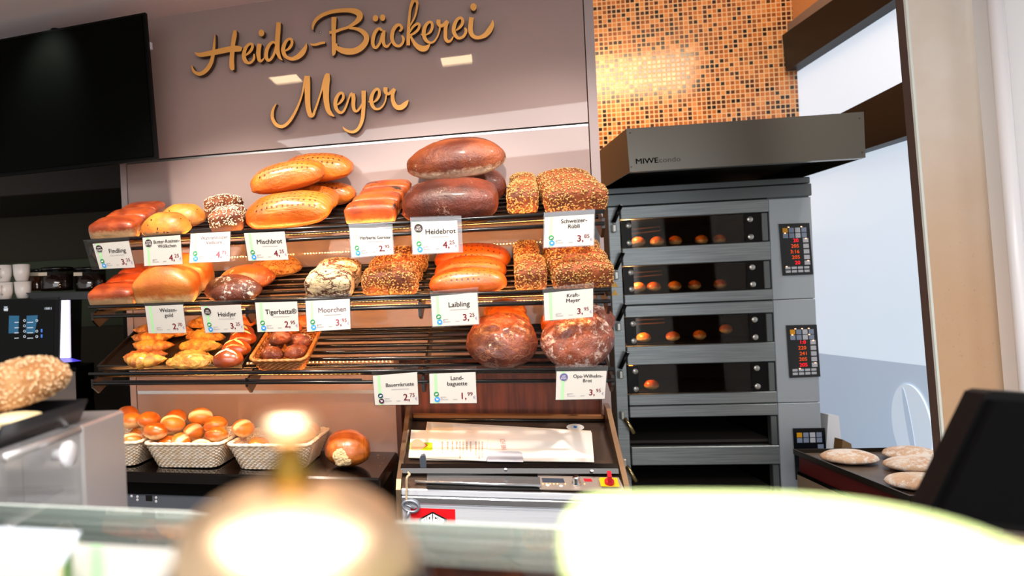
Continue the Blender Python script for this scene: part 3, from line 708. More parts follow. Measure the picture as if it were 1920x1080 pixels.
def build_tag(cs, tilt, names, big, small, badge, icons, label):
    k = 'top' if cs[0][1] < 500 else 'mid' if cs[0][1] < 640 else 'bot'
    zt = LIP[k][2]; ph = radians(tilt)
    a_m = Sd((cs[0][0]+cs[1][0])/2, (cs[0][1]+cs[1][1])/2, -0.012)[0]
    org = S(a_m, -0.014, zt); nrm = (UD*cos(ph) + UP*sin(ph)).normalized()   # card leans back below the rail
    C = [hit(u, v, org, nrm) for u, v in cs]
    wc = ((C[1]-C[0]).length + (C[2]-C[3]).length)/2; hc = ((C[3]-C[0]).length+(C[2]-C[1]).length)/2
    def fn(x, y, off=0.0):                                          # x,y in metres from bottom-left
        s_, t_ = x/wc, y/hc
        return (C[3]*(1-s_)+C[2]*s_)*(1-t_) + (C[0]*(1-s_)+C[1]*s_)*t_ - nrm*off
    t = thing('price_tag', label, 'price tag', fn(wc/2, 0), 'price tags on the bread shelves')
    nb = nrm*0.0008
    card = MB().prism([fn(0, 0), fn(wc, 0), fn(wc, hc), fn(0, hc)], nb).build('card', M_card, t)
    e = 0.003; ml = 0.030 if label.startswith('swinging') else e; mr = 0.012 if big == '4' and badge and badge[0] == 'seit' else e
    hold = MB().prism([fn(-ml, -e, -.0012), fn(wc+mr, -e, -.0012), fn(wc+mr, hc+.012, -.0012), fn(-ml, hc+.012, -.0012)], nrm*0.0015)
    hp = [fn(-ml, hc+.012, -.0012), fn(wc+mr, hc+.012, -.0012)]
    hold.prism([hp[0], hp[1], hp[1]+UD*0.005+UP*0.002, hp[0]+UD*0.005+UP*0.002], UP*0.0012)
    hold.build('holder', M_clear, t)
    f2 = lambda x, y: fn(x, y, 0.0006); f3 = lambda x, y: fn(x, y, 0.0012); f4 = lambda x, y: fn(x, y, 0.0017)
    sx = wc*0.135; sw = wc*0.062
    g = MB(); g.add([f2(sx-sw/2, 0), f2(sx+sw/2, 0), f2(sx+sw/2, hc), f2(sx-sw/2, hc)], [(0, 1, 2, 3)])
    g.build('green_stripe', M_green, t)
    def circ(mb, x, y, r, f): mb.add([f(x+r*cos(2*pi*i/20), y+r*sin(2*pi*i/20)) for i in range(20)], [tuple(range(20))])
    wh = MB()
    if badge:
        b = MB(); circ(b, sx+.002, hc*0.80, hc*0.135, f3); b.build('badge', M_vio if icons == -1 else M_badge, t)
        put_text(wh, badge[0], f4, sx+.002, hc*0.815, hc*0.06, bold=0.03, wmax=hc*0.19); put_text(wh, badge[1], f4, sx+.002, hc*0.725, hc*0.07, bold=0.03, wmax=hc*0.22)
    if icons > 0:
        b = MB(); circ(b, sx+.001, hc*0.31, hc*0.083, f3); b.build('leaf_icon', M_leaf if icons == 1 else M_navy, t)
        b = MB(); circ(b, sx+.003, hc*0.13, hc*0.088, f3); b.build('wheat_icon', M_blue if icons == 1 else M_plum, t)
        r = hc*.05
        wh.add([f4(sx+.001+r*x, hc*.31+r*y) for x, y in ((-1, -.5), (-.2, -.75), (.9, -.1), (1, .5), (.2, .3), (-.3, .7), (-.5, .1))], [tuple(range(7))])
        wh.add([f4(sx+.003+r*x, hc*.13+r*y) for x, y in ((-.6, 1), (-.1, .3), (.5, .6), (.9, .4), (.3, .05), (1, -.3), (.1, -.5), (-.9, -.6), (-.1, -.1), (-.7, .4))], [tuple(range(10))])
    if wh.v: wh.build('white_print', mat('print_white', 'f4f2f0', 0.5), t)
    nm = MB(); cxn = wc*0.60; two = len(names) == 2; hh = hc*(0.165 if not two else 0.135)
    if len(names[0]) > 11: hh = hc*0.12
    pale = 'glaring' in label  # glare on these tags is painted in as paler print colours
    y0 = hc*(0.60 if not two else 0.77)
    for i, s_ in enumerate(names): put_text(nm, s_, f2, cxn+(.004 if badge else 0), y0-i*hh*1.35, hh, bold=0.026, wmax=wc*(0.74 if not badge else .68))
    nm.build('bread_name', mat('print_glare', '8d7c86', 0.5) if pale else M_ink, t)
    pr = MB(); put_text(pr, big+',', f2, wc*0.735, hc*0.14, hc*0.215, 'C', 0.030); put_text(pr, small, f2, wc*0.865, hc*0.245, hc*0.125, 'C', 0.018)
    pr.build('price', mat('print_glare_crimson', 'c4647a', 0.5) if pale else M_price, t)
    eu = MB(); put_text(eu, '€', f2, wc*0.955, hc*0.14, hc*0.10, 'C'); eu.build('euro_sign', M_lilac, t)
    fp = MB()
    for x, y, wd in ((.23, .20, .12), (.23, .165, .04), (.23, .12, .16), (.50, .12, .09)):
        fp.add([f2(wc*x, hc*y), f2(wc*(x+wd), hc*y), f2(wc*(x+wd), hc*y+hc*.018), f2(wc*x, hc*y+hc*.018)], [(0, 1, 2, 3)])
    if not two: fp.add([f2(wc*.40, hc*.50), f2(wc*.80, hc*.50), f2(wc*.80, hc*.516), f2(wc*.40, hc*.516)], [(0, 1, 2, 3)])
    fp.build('small_print', M_greyp, t)
for T_ in TAGS: build_tag(*T_)

# ------------------------------------------------------------------ worktop with the roll baskets
ZC = Sd(480, 891, -0.02)[1]
M_stone = mat('black_granite', '080606', 0.12, spec=0.4)
ct = MB(); ct.box(-1.0, -0.02, ZC-0.038, AM+0.0, DP-0.002, ZC, S, 0.006)
ctop = ct.build('worktop', M_stone); tag(ctop, 'black polished stone worktop under the wicker roll baskets', 'worktop')
bcab = MB(); bcab.box(-1.0, 0.03, 0.02, AM-0.02, DP-0.004, ZC-0.039, S)
bc_ = thing('base_cabinet', 'black base cabinet below the stone worktop with an appliance front', 'cabinet', S(0.4, 0.15, 0.02))
bcab.build('carcass', mat('black_carcass', '040303', 0.5, spec=.1), bc_)
f0 = Sd(234, 922, 0.025); f1 = Sd(416, 951, 0.025)
pn = MB(); pn.box(f0[0]-.5, 0.012, f1[1]-0.012, f1[0], 0.0295, f0[1]-0.006, S, 0.003)
pn.build('appliance_front', mat('grey_anodised', '6e7480', 0.35, metal=0.5), bc_)
ds = Sd(280, 934, 0.012); kn = mat('white_key', 'e8e8ea', 0.3)
MB().box(ds[0]-.012, 0.0105, ds[1]-.009, ds[0]+.010, 0.0119, ds[1]+.009, S).build('display', mat('display_black', '07080a', 0.1), bc_)
for u, v in ((247, 930), (258, 931), (258, 937), (293, 933), (293, 940)):
    a, z = Sd(u, v, 0.012); MB().disc(S(a, 0.0118, z), -UD, 0.0045, 0.002, 14).build('button', kn, bc_)
# ------------------------------------------------------------------ breads
C_malt = crust('crust_malt', 'ae4c1e', '7a2c10', side='b08a62', side_z=0.55, sheen=0.35, rough=0.35)
C_raisin = crust('crust_raisin', 'dc8a34', 'b8581a', side='e0a45c', sheen=0.25, s1=10)
C_oat = crust('crust_oat', '8a4a24', '5e2c14', side='7a4c30', rough=0.6)
C_orange = crust('crust_orange', 'cf6d1c', 'b0520f', side='c8701f', side_z=0.15, docks=True, grooves=2.6, sheen=0.5, rough=0.3, s1=8, bump=0.55)
C_laib = crust('crust_smooth_orange', 'd0601a', 'b4480e', side='c4662a', side_z=0.15, docks=True, grooves=0.3, sheen=0.45, rough=0.33, s1=8)
C_scorch = crust('crust_scorched', 'b4531c', '8a3412', side='c89258', side_z=0.3, burnt=0.145, sheen=0.25)
C_heide = crust('crust_dark_rye', '6a2a14', '3a160c', side='dcc6a6', side_z=0.16, flour='c39c88', flour_amt=0.03, flour_s=20, sheen=0.15, bump=0.6, s1=9)
C_heide2 = crust('crust_floury_rye', '84401c', '521f0e', side='e8d4b4', side_z=0.30, flour='d8b896', flour_amt=0.0, flour_s=16, sheen=0.12, bump=0.7, s1=9)
C_seed = crust('crust_seeded', '96481a', '5f2a10', side='6a3c1e', side_z=0.2, rough=0.55, bump=0.8, s1=12)
C_wheat = crust('crust_wheat', 'c9742c', 'a9521c', side='e6bd84', side_z=0.28, sheen=0.2, s1=7)
C_floury = crust('crust_brown_flour', '6e3018', '43190c', flour='efe6da', flour_amt=0.07, bump=0.7, s1=10)
C_gold = crust('crust_gold_flour', 'c46a26', '98431a', flour='efd3a8', flour_amt=0.05, bump=0.6, sheen=0.15)
C_tiger = crust('crust_tiger', 'e2a352', 'c87f34', crack=('8e4414', 30), bump=0.6, s1=12)
C_moor = crust('crust_cracked_pale', 'dcc29a', 'c9a778', crack=('5a2a14', 15), bump=0.9, rough=0.8, s1=9)
C_round = crust('crust_round_dark', '743018', '46180d', flour='d9b9a0', flour_amt=0.03, crack=('9a5c34', 20, .45), sheen=0.3, bump=0.6, s1=9)
C_roundf = crust('crust_round_floury', '86422a', '5a2620', flour='dcc8be', flour_amt=0.10, crack=('9a5636', 20, .5), sheen=0.2, bump=0.7, s1=8)
C_roundo = crust('crust_round_orange', 'd4782a', 'ac5014', flour='f0d9b4', flour_amt=-0.02, bump=0.5, s1=9)
C_crois = crust('crust_croissant', 'e8a540', 'a5521a', sheen=0.4, rough=0.3, bump=0.6, s1=36)
C_croisd = crust('crust_croissant_nutty', 'b9703a', '82431e', sheen=0.3, rough=0.35, bump=0.5, s1=22, flour='dba86a', flour_amt=0.0)
C_cheese = crust('crust_cheese', 'efb44c', 'c97a24', sheen=0.4, rough=0.3, bump=1.0, s1=34, flour='fbe3a0', flour_amt=0.02)
C_lye = crust('crust_lye', '9c4416', '742a0c', sheen=0.6, rough=0.22, bump=0.15, s1=9)
C_cut = mat('pale_crumb_cut', 'f2d6a0', 0.7, bump=(160, 0.4))
C_roll = crust('crust_roll', 'dd8a34', 'c0651c', side='f0c88a', side_z=0.45, slit='f3d7a4', sheen=0.35, rough=0.3, bump=0.18, s1=11)
C_rolls = crust('crust_roll_smooth', 'd97c28', 'bb5a16', side='f2cd92', side_z=0.42, sheen=0.45, rough=0.25, bump=0.12, s1=9)
C_dough = crust('dough_floury', 'ead2b8', 'dbb596', flour='f6f0ea', flour_amt=0.15, rough=0.8, bump=0.5, s1=9)
C_darkroll = crust('crust_dark_roll', '8c411c', '521c0c', flour='f0ddc0', flour_amt=0.06, sheen=0.3, bump=0.7, s1=16)
C_nut = crust('crust_loaf_glazed', 'c06a24', '8e4114', sheen=0.7, rough=0.22, s1=9, grooves=0.4)
M_seed = mat('seed_beige', 'c9a05e', 0.45, var=(220, '8a5426'))
M_oat = mat('oat_flake', 'f0e2c2', 0.6)
M_crumb = mat('brown_crumb', '7c5636', 0.85, bump=(150, 0.6))

def base_fn(dome):
    return None
def tin(L, W_, H, seed, nz=0.022, n=14, dome=0.25):
    def fn(v, p):
        if p.z > 0: v.z += dome*H*0.35*(1-min(1, p.x*p.x))*(1-min(1, p.y*p.y))
        v.x *= 1+0.03*p.z; v.y *= 1+0.05*p.z
        return v
    return blob(L, W_, H*0.92, 9.0, 5.0, 0.95, nz, 6, seed, n, 0, fn)
MESH = {}
def get(key, maker):
    if key not in MESH: MESH[key] = maker()
    return MESH[key]
def orient(o, pos, R): o.matrix_world = Matrix.Translation(pos) @ R.to_4x4()
def place(k, u, v, H, yaw=0.0, pitch=0.0, roll=0.0, lift=0.0, da=0.0, dd=0.0):
    """base point on the sloping shelf k so that the middle of a thing of height H shows at (u,v); shifted by da, dd along the shelf"""
    c = hit(u, v, shp(k, 0.8, 0.1, H/2+lift), NSH)
    base = c - NSH*(H/2) + XSH*da + YSH*dd
    R = RSH @ Matrix.Rotation(radians(yaw), 3, 'Z') @ Matrix.Rotation(radians(roll), 3, 'Y') @ Matrix.Rotation(radians(pitch), 3, 'X')
    return base, R
def loaf(name, key, maker, m, pos, R, label, cat, group=None, seeds=None, scale=None):
    """one bread: a body mesh, with its topping as a child where it carries grains"""
    def mk():
        mb = maker(); me = mb.mesh(key); sd = scatter_seeds(mb, *seeds[:2], seed=hash(key) % 97 if False else len(key), zmin=seeds[3] if len(seeds) > 3 else .12).mesh(key+'_grain') if seeds else None
        return me, sd
    me, sd = get(key, mk)
    o = link_mesh(name, me, m); orient(o, pos, R)
    if scale: o.scale = scale
    tag(o, label, cat, group)
    if sd:
        t = link_mesh('grain_topping', sd, seeds[2], o); t['kind'] = 'stuff'
    return o
rnd = random.Random(5)
def row(k, u, v, H, n, step, labels, key, maker, m, group, yaw=0, seeds=None, jit=2.5, cat='bread', da=0.0, pitch=0):
    for i in range(n):
        pos, R = place(k, u, v, H, yaw+rnd.uniform(-jit, jit), pitch, da=da*i, dd=step*i)
        s_ = rnd.uniform(0.97, 1.03)
        loaf('bread_loaf', key, maker, m, pos, R, labels[i], cat, group, seeds, (s_, 1, rnd.uniform(.97, 1.04)))
SEEDS = (820, 0.0050, M_seed, 0.1)
# --- topmost shelf
row('top', 217, 431, .074, 3, .098, ['glossy red-brown tin loaf at the far left front of the topmost shelf', 'red-brown tin loaf second in the far left row of the topmost shelf', 'red-brown tin loaf rearmost in the far left row of the topmost shelf'],
    'malt', lambda: tin(.158, .100, .074, 3), C_malt, 'malt tin loaves on the topmost shelf')
def raisin(v, p): return v
for i, (dd, lb) in enumerate(((0, 'yellow-brown raisin loaf in front above the two-line 4,25 tag'), (.105, 'yellow-brown raisin loaf behind another raisin loaf on the topmost shelf'))):
    pos, R = place('top', 311, 422, .080, -3+3*i, dd=dd, da=.012*i)
    o = loaf('bread_loaf', 'raisin', lambda: blob(.165, .108, .082, 2.5, 2.0, .5, .03, 6, 9), C_raisin, pos, R, lb, 'bread', 'raisin loaves')
    r2 = random.Random(3+i); mb = get('raisin_src', lambda: blob(.165, .108, .082, 2.5, 2.0, .5, .03, 6, 9))
    rs = get('raisins', lambda: scatter_seeds(mb, 16, .0042, 4, .35, .5).mesh('raisins'))
    t = link_mesh('raisins', rs, mat('raisin_dark', '4a1a0c', 0.4), o); t['kind'] = 'stuff'
OATS = (420, 0.0040, M_oat, 0.42)
pos, R = place('top', 391, 407, .092, 55, 0, 8, dd=.085)
loaf('bread_loaf', 'oatA', lambda: tin(.125, .085, .092, 12, .03, dome=.25), C_oat, pos, R, 'oat-covered dark loaf lying turned behind the front oat loaf above the 4,75 tag', 'bread', 'oat-covered loaves', OATS)
pos, R = place('top', 428, 410, .078, 6, 0, -4)
loaf('bread_loaf', 'oatB', lambda: tin(.104, .100, .078, 13, .03, dome=.25), C_oat, pos, R, 'oat-covered dark loaf showing its bare brown end above the pale 4,75 tag', 'bread', 'oat-covered loaves', OATS)
LONG = lambda: blob(.280, .128, .100, 3.8, 2.3, .6, .035, 4, 21, 18, .02)
for (u, v, yaw, pitch, roll, lift, dd, da, lb) in (
    (542, 392, -3, 12, -4, 0.008, .012, 0, 'long glossy orange loaf at the front bottom of the stack, pricked and grooved'),
    (542, 394, 3, 8, 0, 0, .132, .010, 'long orange loaf second from the front at the bottom of the stack'),
    (542, 394, -4, 4, 0, 0, .252, .050, 'long orange loaf rearmost at the bottom of the stack')):
    pos, R = place('top', u, v, .100, yaw, pitch, roll, lift, da, dd)
    loaf('bread_loaf', 'long4' if dd > .2 else 'long', (lambda: blob(.262, .098, .092, 3.6, 2.3, .6, .035, 4, 23, 14, .02)) if dd > .2 else LONG, C_orange, pos, R, lb, 'bread', 'long orange loaves stacked on the topmost shelf')
def at_depth(k, u, v, d, H, yaw, pitch, roll):
    c = SP(u, v, d); R = RSH @ Matrix.Rotation(radians(yaw), 3, 'Z') @ Matrix.Rotation(radians(roll), 3, 'Y') @ Matrix.Rotation(radians(pitch), 3, 'X')
    return c - (R @ Vector((0, 0, 1)))*(H/2), R
pos, R = at_depth('top', 543, 338, .155, .095, 4, 2, -7)
loaf('bread_loaf', 'long2', lambda: blob(.272, .128, .098, 3.6, 2.3, .6, .035, 4, 27, 18, .04), C_orange, pos, R, 'long orange loaf lying in front on top of the orange stack', 'bread', 'long orange loaves stacked on the topmost shelf')
pos, R = at_depth('top', 590, 316, .262, .088, -3, 2, 1)
loaf('bread_loaf', 'long3', lambda: blob(.250, .125, .092, 3.2, 2.2, .6, .035, 4, 29, 18, .04), C_orange, pos, R, 'long orange loaf highest at the back of the orange stack', 'bread', 'long orange loaves stacked on the topmost shelf')
row('top', 696, 397, .074, 4, .082, ['small scorched tin loaf in front above the 2,95 tag', 'small tin loaf with a burnt top, second in the row above the 2,95 tag', 'small scorched tin loaf third in the row above the 2,95 tag', 'small tin loaf at the very back of the row above the 2,95 tag'],
    'scorch', lambda: tin(.150, .078, .072, 31, .03), C_scorch, 'small scorched tin loaves', da=.006)
DARK = lambda: blob(.275, .15, .108, 4.2, 2.7, .6, .03, 5, 41, 18, .06)
pos, R = place('top', 843, 377, .100, -2, 12, 0, .006, dd=.012)
loaf('bread_loaf', 'dark', DARK, C_heide, pos, R, 'large dark rye loaf in front above the 4,25 tag with brown badge', 'bread', 'large dark rye loaves')
pos, R = place('top', 843, 377, .100, 6, 4, 0, 0, .035, .170)
loaf('bread_loaf', 'dark', DARK, C_heide, pos, R, 'large dark rye loaf half hidden behind the front dark one', 'bread', 'large dark rye loaves')
pos, R = at_depth('top', 855, 306, .135, .105, -5, 6, -3)
loaf('bread_loaf', 'dark2', lambda: blob(.295, .15, .112, 2.3, 2.3, .62, .035, 4, 45, 18, .18), C_heide2, pos, R, 'large floury brown loaf topping the dark rye loaves', 'bread', 'large dark rye loaves')
pos, R = at_depth('top', 862, 300, .275, .09, 4, 0, 0)
loaf('bread_loaf', 'dark2', None, C_heide2, pos, R, 'large floury loaf peeping out behind the topmost rye loaf', 'bread', 'large dark rye loaves')
SE = lambda: tin(.132, .084, .080, 57, .03, 14, .5)
SB = lambda: tin(.162, .080, .082, 51, .03, 14, .5)
row('top', 1078, 372, .082, 3, .092, ['wide seeded loaf in front above the 3,85 tag', 'wide seeded loaf in the middle of the row above the 3,85 tag', 'wide seeded loaf at the back of the row above the 3,85 tag'],
    'seedb', SB, C_seed, 'seeded box loaves on the topmost shelf', seeds=SEEDS, da=-.008)
pos, R = place('top', 981, 380, .080, 88, 0, 0, dd=.055)
loaf('bread_loaf', 'seedE', SE, C_seed, pos, R, 'seeded loaf standing end-on in front, left of the wide seeded loaf', 'bread', 'seeded box loaves on the topmost shelf', SEEDS)
pos, R = place('top', 981, 380, .080, 91, 0, 0, 0, -.010, .200)
loaf('bread_loaf', 'seedE', SE, C_seed, pos, R, 'seeded loaf standing end-on behind another end-on seeded loaf', 'bread', 'seeded box loaves on the topmost shelf', SEEDS)
# --- middle shelf
row('mid', 211, 556, .074, 3, .095, ['glossy tin loaf at the far left front of the middle shelf', 'glossy brown tin loaf second in the far left row of the middle shelf', 'glossy brown tin loaf rearmost on the far left of the middle shelf'],
    'malt', None, C_malt, 'malt tin loaves on the middle shelf', da=.004)
row('mid', 313, 540, .100, 2, .118, ['tall pale golden tin loaf in front above the 2,70 tag', 'tall golden tin loaf behind the pale one above the 2,70 tag'],
    'wheat', lambda: tin(.195, .112, .102, 61, .018, 14, 1.0), C_wheat, 'tall wheat tin loaves', da=.008)
OV = lambda: blob(.195, .115, .078, 2.2, 2.0, .55, .035, 5, 71, 14, .2)
pos, R = place('mid', 434, 547, .070, -6, 14); loaf('bread_loaf', 'oval', OV, C_floury, pos, R, 'dark oval loaf with white flour cracks above the 3,25 badge tag', 'bread')
pos, R = place('mid', 434, 547, .078, 4, 6, 0, 0, .004, .124); loaf('bread_loaf', 'oval', OV, C_gold, pos, R, 'golden floury oval loaf behind the dark oval loaf', 'bread')
pos, R = place('mid', 434, 547, .078, -3, 2, 0, 0, .078, .248); loaf('bread_loaf', 'oval', OV, C_tiger, pos, R, 'pale mottled oval loaf at the back below the 4,25 tag of the orange loaves', 'bread', None, None, (.92, .9, .95))
row('mid', 617, 538, .085, 2, .095, ['cracked pale box loaf in front above the pale 3,95 tag', 'cracked pale box loaf behind the front one beside the empty slats'],
    'moor', lambda: tin(.145, .095, .086, 81, .035, 14, .7), C_moor, 'cracked pale loaves', da=.006)
SK = lambda: tin(.161, .078, .080, 91, .03, 14, .45)
row('mid', 732, 527, .080, 3, .096, ['seeded loaf in front, right of the cracked pale loaves', 'seeded loaf in the middle of the row beside the smooth orange loaves', 'seeded loaf at the back of the row below the 2,95 tag'],
    'seedk', SK, C_seed, 'seeded loaves in the middle of the middle shelf', seeds=SEEDS, da=.006, jit=5)
row('mid', 876, 532, .080, 3, .112, ['smooth orange oval loaf in front above the 3,25 tag', 'smooth orange oval loaf in the middle of the three', 'smooth orange oval loaf rearmost of the three'],
    'laib', lambda: blob(.240, .108, .084, 3.2, 2.2, .55, .025, 4, 95, 18, .04), C_laib, 'smooth orange oval loaves', da=.004)
row('mid', 1091, 515, .080, 3, .098, ['wide seeded loaf in front above the 3,95 tag at the oven end', 'wide seeded loaf second in its row at the oven end of the middle shelf', 'wide seeded loaf rearmost at the oven end of the middle shelf'],
    'seedk', SK, C_seed, 'seeded loaves at the oven end of the middle shelf', seeds=SEEDS, da=-.006)
pos, R = place('mid', 996, 524, .080, 89, dd=.055); loaf('bread_loaf', 'seedE', SE, C_seed, pos, R, 'seeded loaf end-on in front with a bare brown end, beside the smooth orange loaves', 'bread', 'seeded loaves at the oven end of the middle shelf', SEEDS)
pos, R = place('mid', 996, 524, .080, 91, 0, 0, .004, -.004, .208); loaf('bread_loaf', 'seedE', SE, C_seed, pos, R, 'seeded loaf end-on behind another, leaning up below the 3,85 tag', 'bread', 'seeded loaves at the oven end of the middle shelf', SEEDS, (1, .86, .95))
# --- round loaves on the lowest shelf, leaning back against each other
def rnd_loaf(D, H, seed):
    def fn(v, p):
        r = sqrt(p.x*p.x+p.y*p.y); an = math.atan2(p.y, p.x)
        if p.z > 0:
            star = abs(((an*3/(2*pi)) % 1)-.5)*2
            v.z -= H*0.14*max(0, 1-star*2.2)*max(0, 1-r*1.35)
            v.z += H*0.09*mnoise.noise(Vector((p.x*3+seed, p.y*3, seed)))
        return v
    return blob(D, D*.94, H, 2.1, 2.0, .6, .045, 5, seed, 18, 0, fn)
for (u, v, d, tl, yaw, key, D, H, m, lb) in (
    (941, 643, .075, 52, 0, 'rA', .205, .105, C_round, 'large dark round loaf leaning in front, left of the two'),
    (1080, 646, .070, 52, 40, 'rB', .202, .105, C_roundf, 'large floury dark round loaf in front above the violet-badged 3,95 tag'),
    (946, 612, .175, 50, 70, 'rC', .178, .085, C_roundo, 'bright orange round loaf tucked behind the dark round one on the lowest shelf'),
    (946, 576, .310, 20, 20, 'rD', .150, .066, C_roundo, 'orange round loaf at the back of the lowest shelf just under the middle shelf'),
    (1066, 606, .180, 55, 10, 'rC', .178, .085, C_roundo, 'orange round loaf behind the floury dark round one'),
    (1102, 582, .310, 28, 90, 'rD', .150, .066, C_roundf, 'floury dark round loaf at the very back by the oven')):
    c = SP(u, v, d); Rr = Matrix((US, UD, UP)).transposed() @ Matrix.Rotation(radians(tl), 3, 'X') @ Matrix.Rotation(radians(yaw), 3, 'Z')
    sd_ = {'rA': 3, 'rB': 8, 'rC': 14, 'rD': 21}[key]
    loaf('bread_loaf', key, lambda: rnd_loaf(D, H, sd_), m, c-(Rr @ Vector((0, 0, 1)))*H/2, Rr, lb, 'bread', 'round loaves on the lowest shelf')

# --- pastry tray on the lowest shelf
cs = [hit(u, v, shp('bot', .8, .1, .004), NSH) for u, v in ((181, 700), (452, 697), (466, 612), (258, 613))]
o0, ex, ey = cs[0], cs[1]-cs[0], cs[3]-cs[0]
L_ = ex.length; Dp = 0.305; exn = XSH; eyn = YSH
def tp(x, y, z): return o0 + exn*x + eyn*(y+.016) + NSH*z
tray = thing('baking_tray', 'black baking tray full of croissants and pastries on the lowest shelf', 'tray', tp(L_/2, Dp/2, 0))
M_tray = mat('black_enamel_tray', '141210', 0.38, spec=0.5, var=(30, '1c1815'))
MB().box(0, 0, 0, L_, Dp, .004, tp).build('tray_floor', M_tray, tray)
rm = MB()
for x0, y0, x1, y1 in ((0, 0, L_, .004), (0, Dp-.004, L_, Dp), (0, .004, .004, Dp-.004), (L_-.004, .004, L_, Dp-.004)): rm.box(x0, y0, .004, x1, y1, .018, tp)
rm.tube([tp(0, 0, .018), tp(L_, 0, .018), tp(L_, Dp, .018), tp(0, Dp, .018)], .0035, 6, closed=True)
rm.build('tray_rim', M_tray, tray)
def croissant(L, seed, r0=.026, ridges=7, bend=.35, flat=.8):
    r_ = random.Random(seed); mb = MB(); N = 44; n = 16; vs = []; fs = []
    for i in range(N+1):
        t = i/N*2-1; ta = abs(t); env = max(0.06, (1-ta**1.8))**0.75
        seg = (t*ridges*.5) % 1.0; rid = 1+0.26*(1-seg)*(1 if ta < .95 else 0)
        r = r0*env*rid; cx_ = t*L/2; cy_ = bend*L*.35*t*t
        for k in range(n):
            an = 2*pi*k/n; q = Vector((cx_, cy_, 0)); nn = 1+.10*mnoise.noise(Vector((cx_*60+seed, cos(an)*2, sin(an)*2)))
            vs.append(q+Vector((0.15*r*sin(an)*t, r*cos(an)*1.12*nn, r*sin(an)*flat*nn)))
    for i in range(N):
        for k in range(n): fs.append((i*n+k, (i+1)*n+k, (i+1)*n+(k+1) % n, i*n+(k+1) % n))
    fs += [tuple(range(n)), tuple(N*n+k for k in range(n))[::-1]]
    z0 = min(v.z for v in vs)
    for v in vs: v.z = max(v.z-z0-.003, 0)
    return mb.add(vs, fs, True)
def cheese(L, seed):
    def fn(v, p):
        if p.z > 0: v.z += .007*mnoise.noise(Vector((p.x*5, p.y*5, seed)))+.006*mnoise.noise(Vector((p.x*11, p.y*9, seed*2)))
        v.y += .008*mnoise.noise(Vector((p.x*3, seed, 0))); return v
    return blob(L, .054, .040, 2.1, 2.0, .5, .08, 9, seed, 18, .35, fn)
PG = 'pastries on the black tray'
for i, (u, v, key, m, yaw, lb) in enumerate((
    (268, 686, 'crA', C_crois, -6, 'golden croissant nearest the tray edge, front of the left column'),
    (271, 672, 'crB', C_croisd, 4, 'brown nutty croissant second from the front in the left column'),
    (281, 655, 'crA', C_crois, -5, 'yellow croissant with a brown end, third in the left column'),
    (283, 636, 'crA', C_crois, 3, 'large yellow croissant fourth in the left column'),
    (290, 620, 'crB', C_crois, 8, 'yellow croissant at the back of the left column behind the 2,70 tag'),
    (351, 689, 'chA', C_cheese, 0, 'pale cheese pastry at the front of the second column'),
    (362, 672, 'chB', C_cheese, -4, 'pale cheese pastry second from the front in the second column'),
    (375, 648, 'chA', C_cheese, 2, 'yellow cheese pastry third in the second column'),
    (384, 630, 'chB', C_cheese, -3, 'yellow cheese pastry fourth in the second column'),
    (392, 612, 'chA', C_cheese, 4, 'yellow cheese pastry at the back of the second column'),
    (336, 620, 'chB', C_crois, 10, 'orange pastry between the columns at the back of the tray'),
    (463, 610, 'rlS', C_roundo, 0, 'pale orange pastry at the back beside the wicker basket'),
    (459, 598, 'rlS', C_roundo, 4, 'orange pastry hidden under the middle shelf behind the bracket'))):
    pos, R = place('bot', u, v, .040, yaw, lift=.010)
    mk = {'crA': lambda: croissant(.160, 3), 'crB': lambda: croissant(.150, 7, .025, 6, .25), 'chA': lambda: cheese(.152, 5), 'chB': lambda: cheese(.148, 11), 'rlS': lambda: blob(.074, .048, .040, 2.1, 2.0, .6, .05, 6, 6, 14, .15)}[key]
    loaf('croissant' if key[:2] == 'cr' else 'cheese_pastry', key, mk, m, pos, R, lb, 'pastry', PG)
def petal(seed, L, W_, H):                                        # pale cross cut into a lye bun, on its surface
    mb = MB()
    for an, ln in ((90, .46), (205, .40), (335, .40)):
        c, s_ = cos(radians(an)), sin(radians(an)); pts = []
        for i in range(9):
            t = i/8; w_ = .13*sin(pi*min(1, .15+t*.85))
            for sg in (-1, 1): pts.append((c*t*ln*2-s_*w_*sg, s_*t*ln*2+c*w_*sg))
        vs = []
        for x, y in pts:
            r2 = min(.96, x*x+y*y); vs.append((x*L/2, y*W_/2, H*(.36+.64*sqrt(1-r2))+.0012))
        mb.add(vs, [(2*i, 2*i+2, 2*i+3, 2*i+1) for i in range(8)], True)
    return mb
for u, v, yaw, lb in ((429, 683, 5, 'shiny brown lye bun with a pale cross cut at the tray front'), (444, 660, -5, 'shiny brown lye bun second in the row beside the wicker basket'), (456, 640, 10, 'brown lye bun with pale cut third in the row beside the basket'), (455, 628, -10, 'brown lye bun furthest back in the row beside the basket')):
    pos, R = place('bot', u, v, .050, yaw, lift=.006)
    o = loaf('lye_bun', 'lye', lambda: blob(.098, .078, .054, 2.1, 2.0, .55, .012, 5, 2, 14), C_lye, pos, R, lb, 'bun', 'lye buns on the black tray')
    pm = get('lye_cut', lambda: petal(1, .098, .078, .0545).mesh('lye_cut')); link_mesh('cross_cut', pm, C_cut, o)

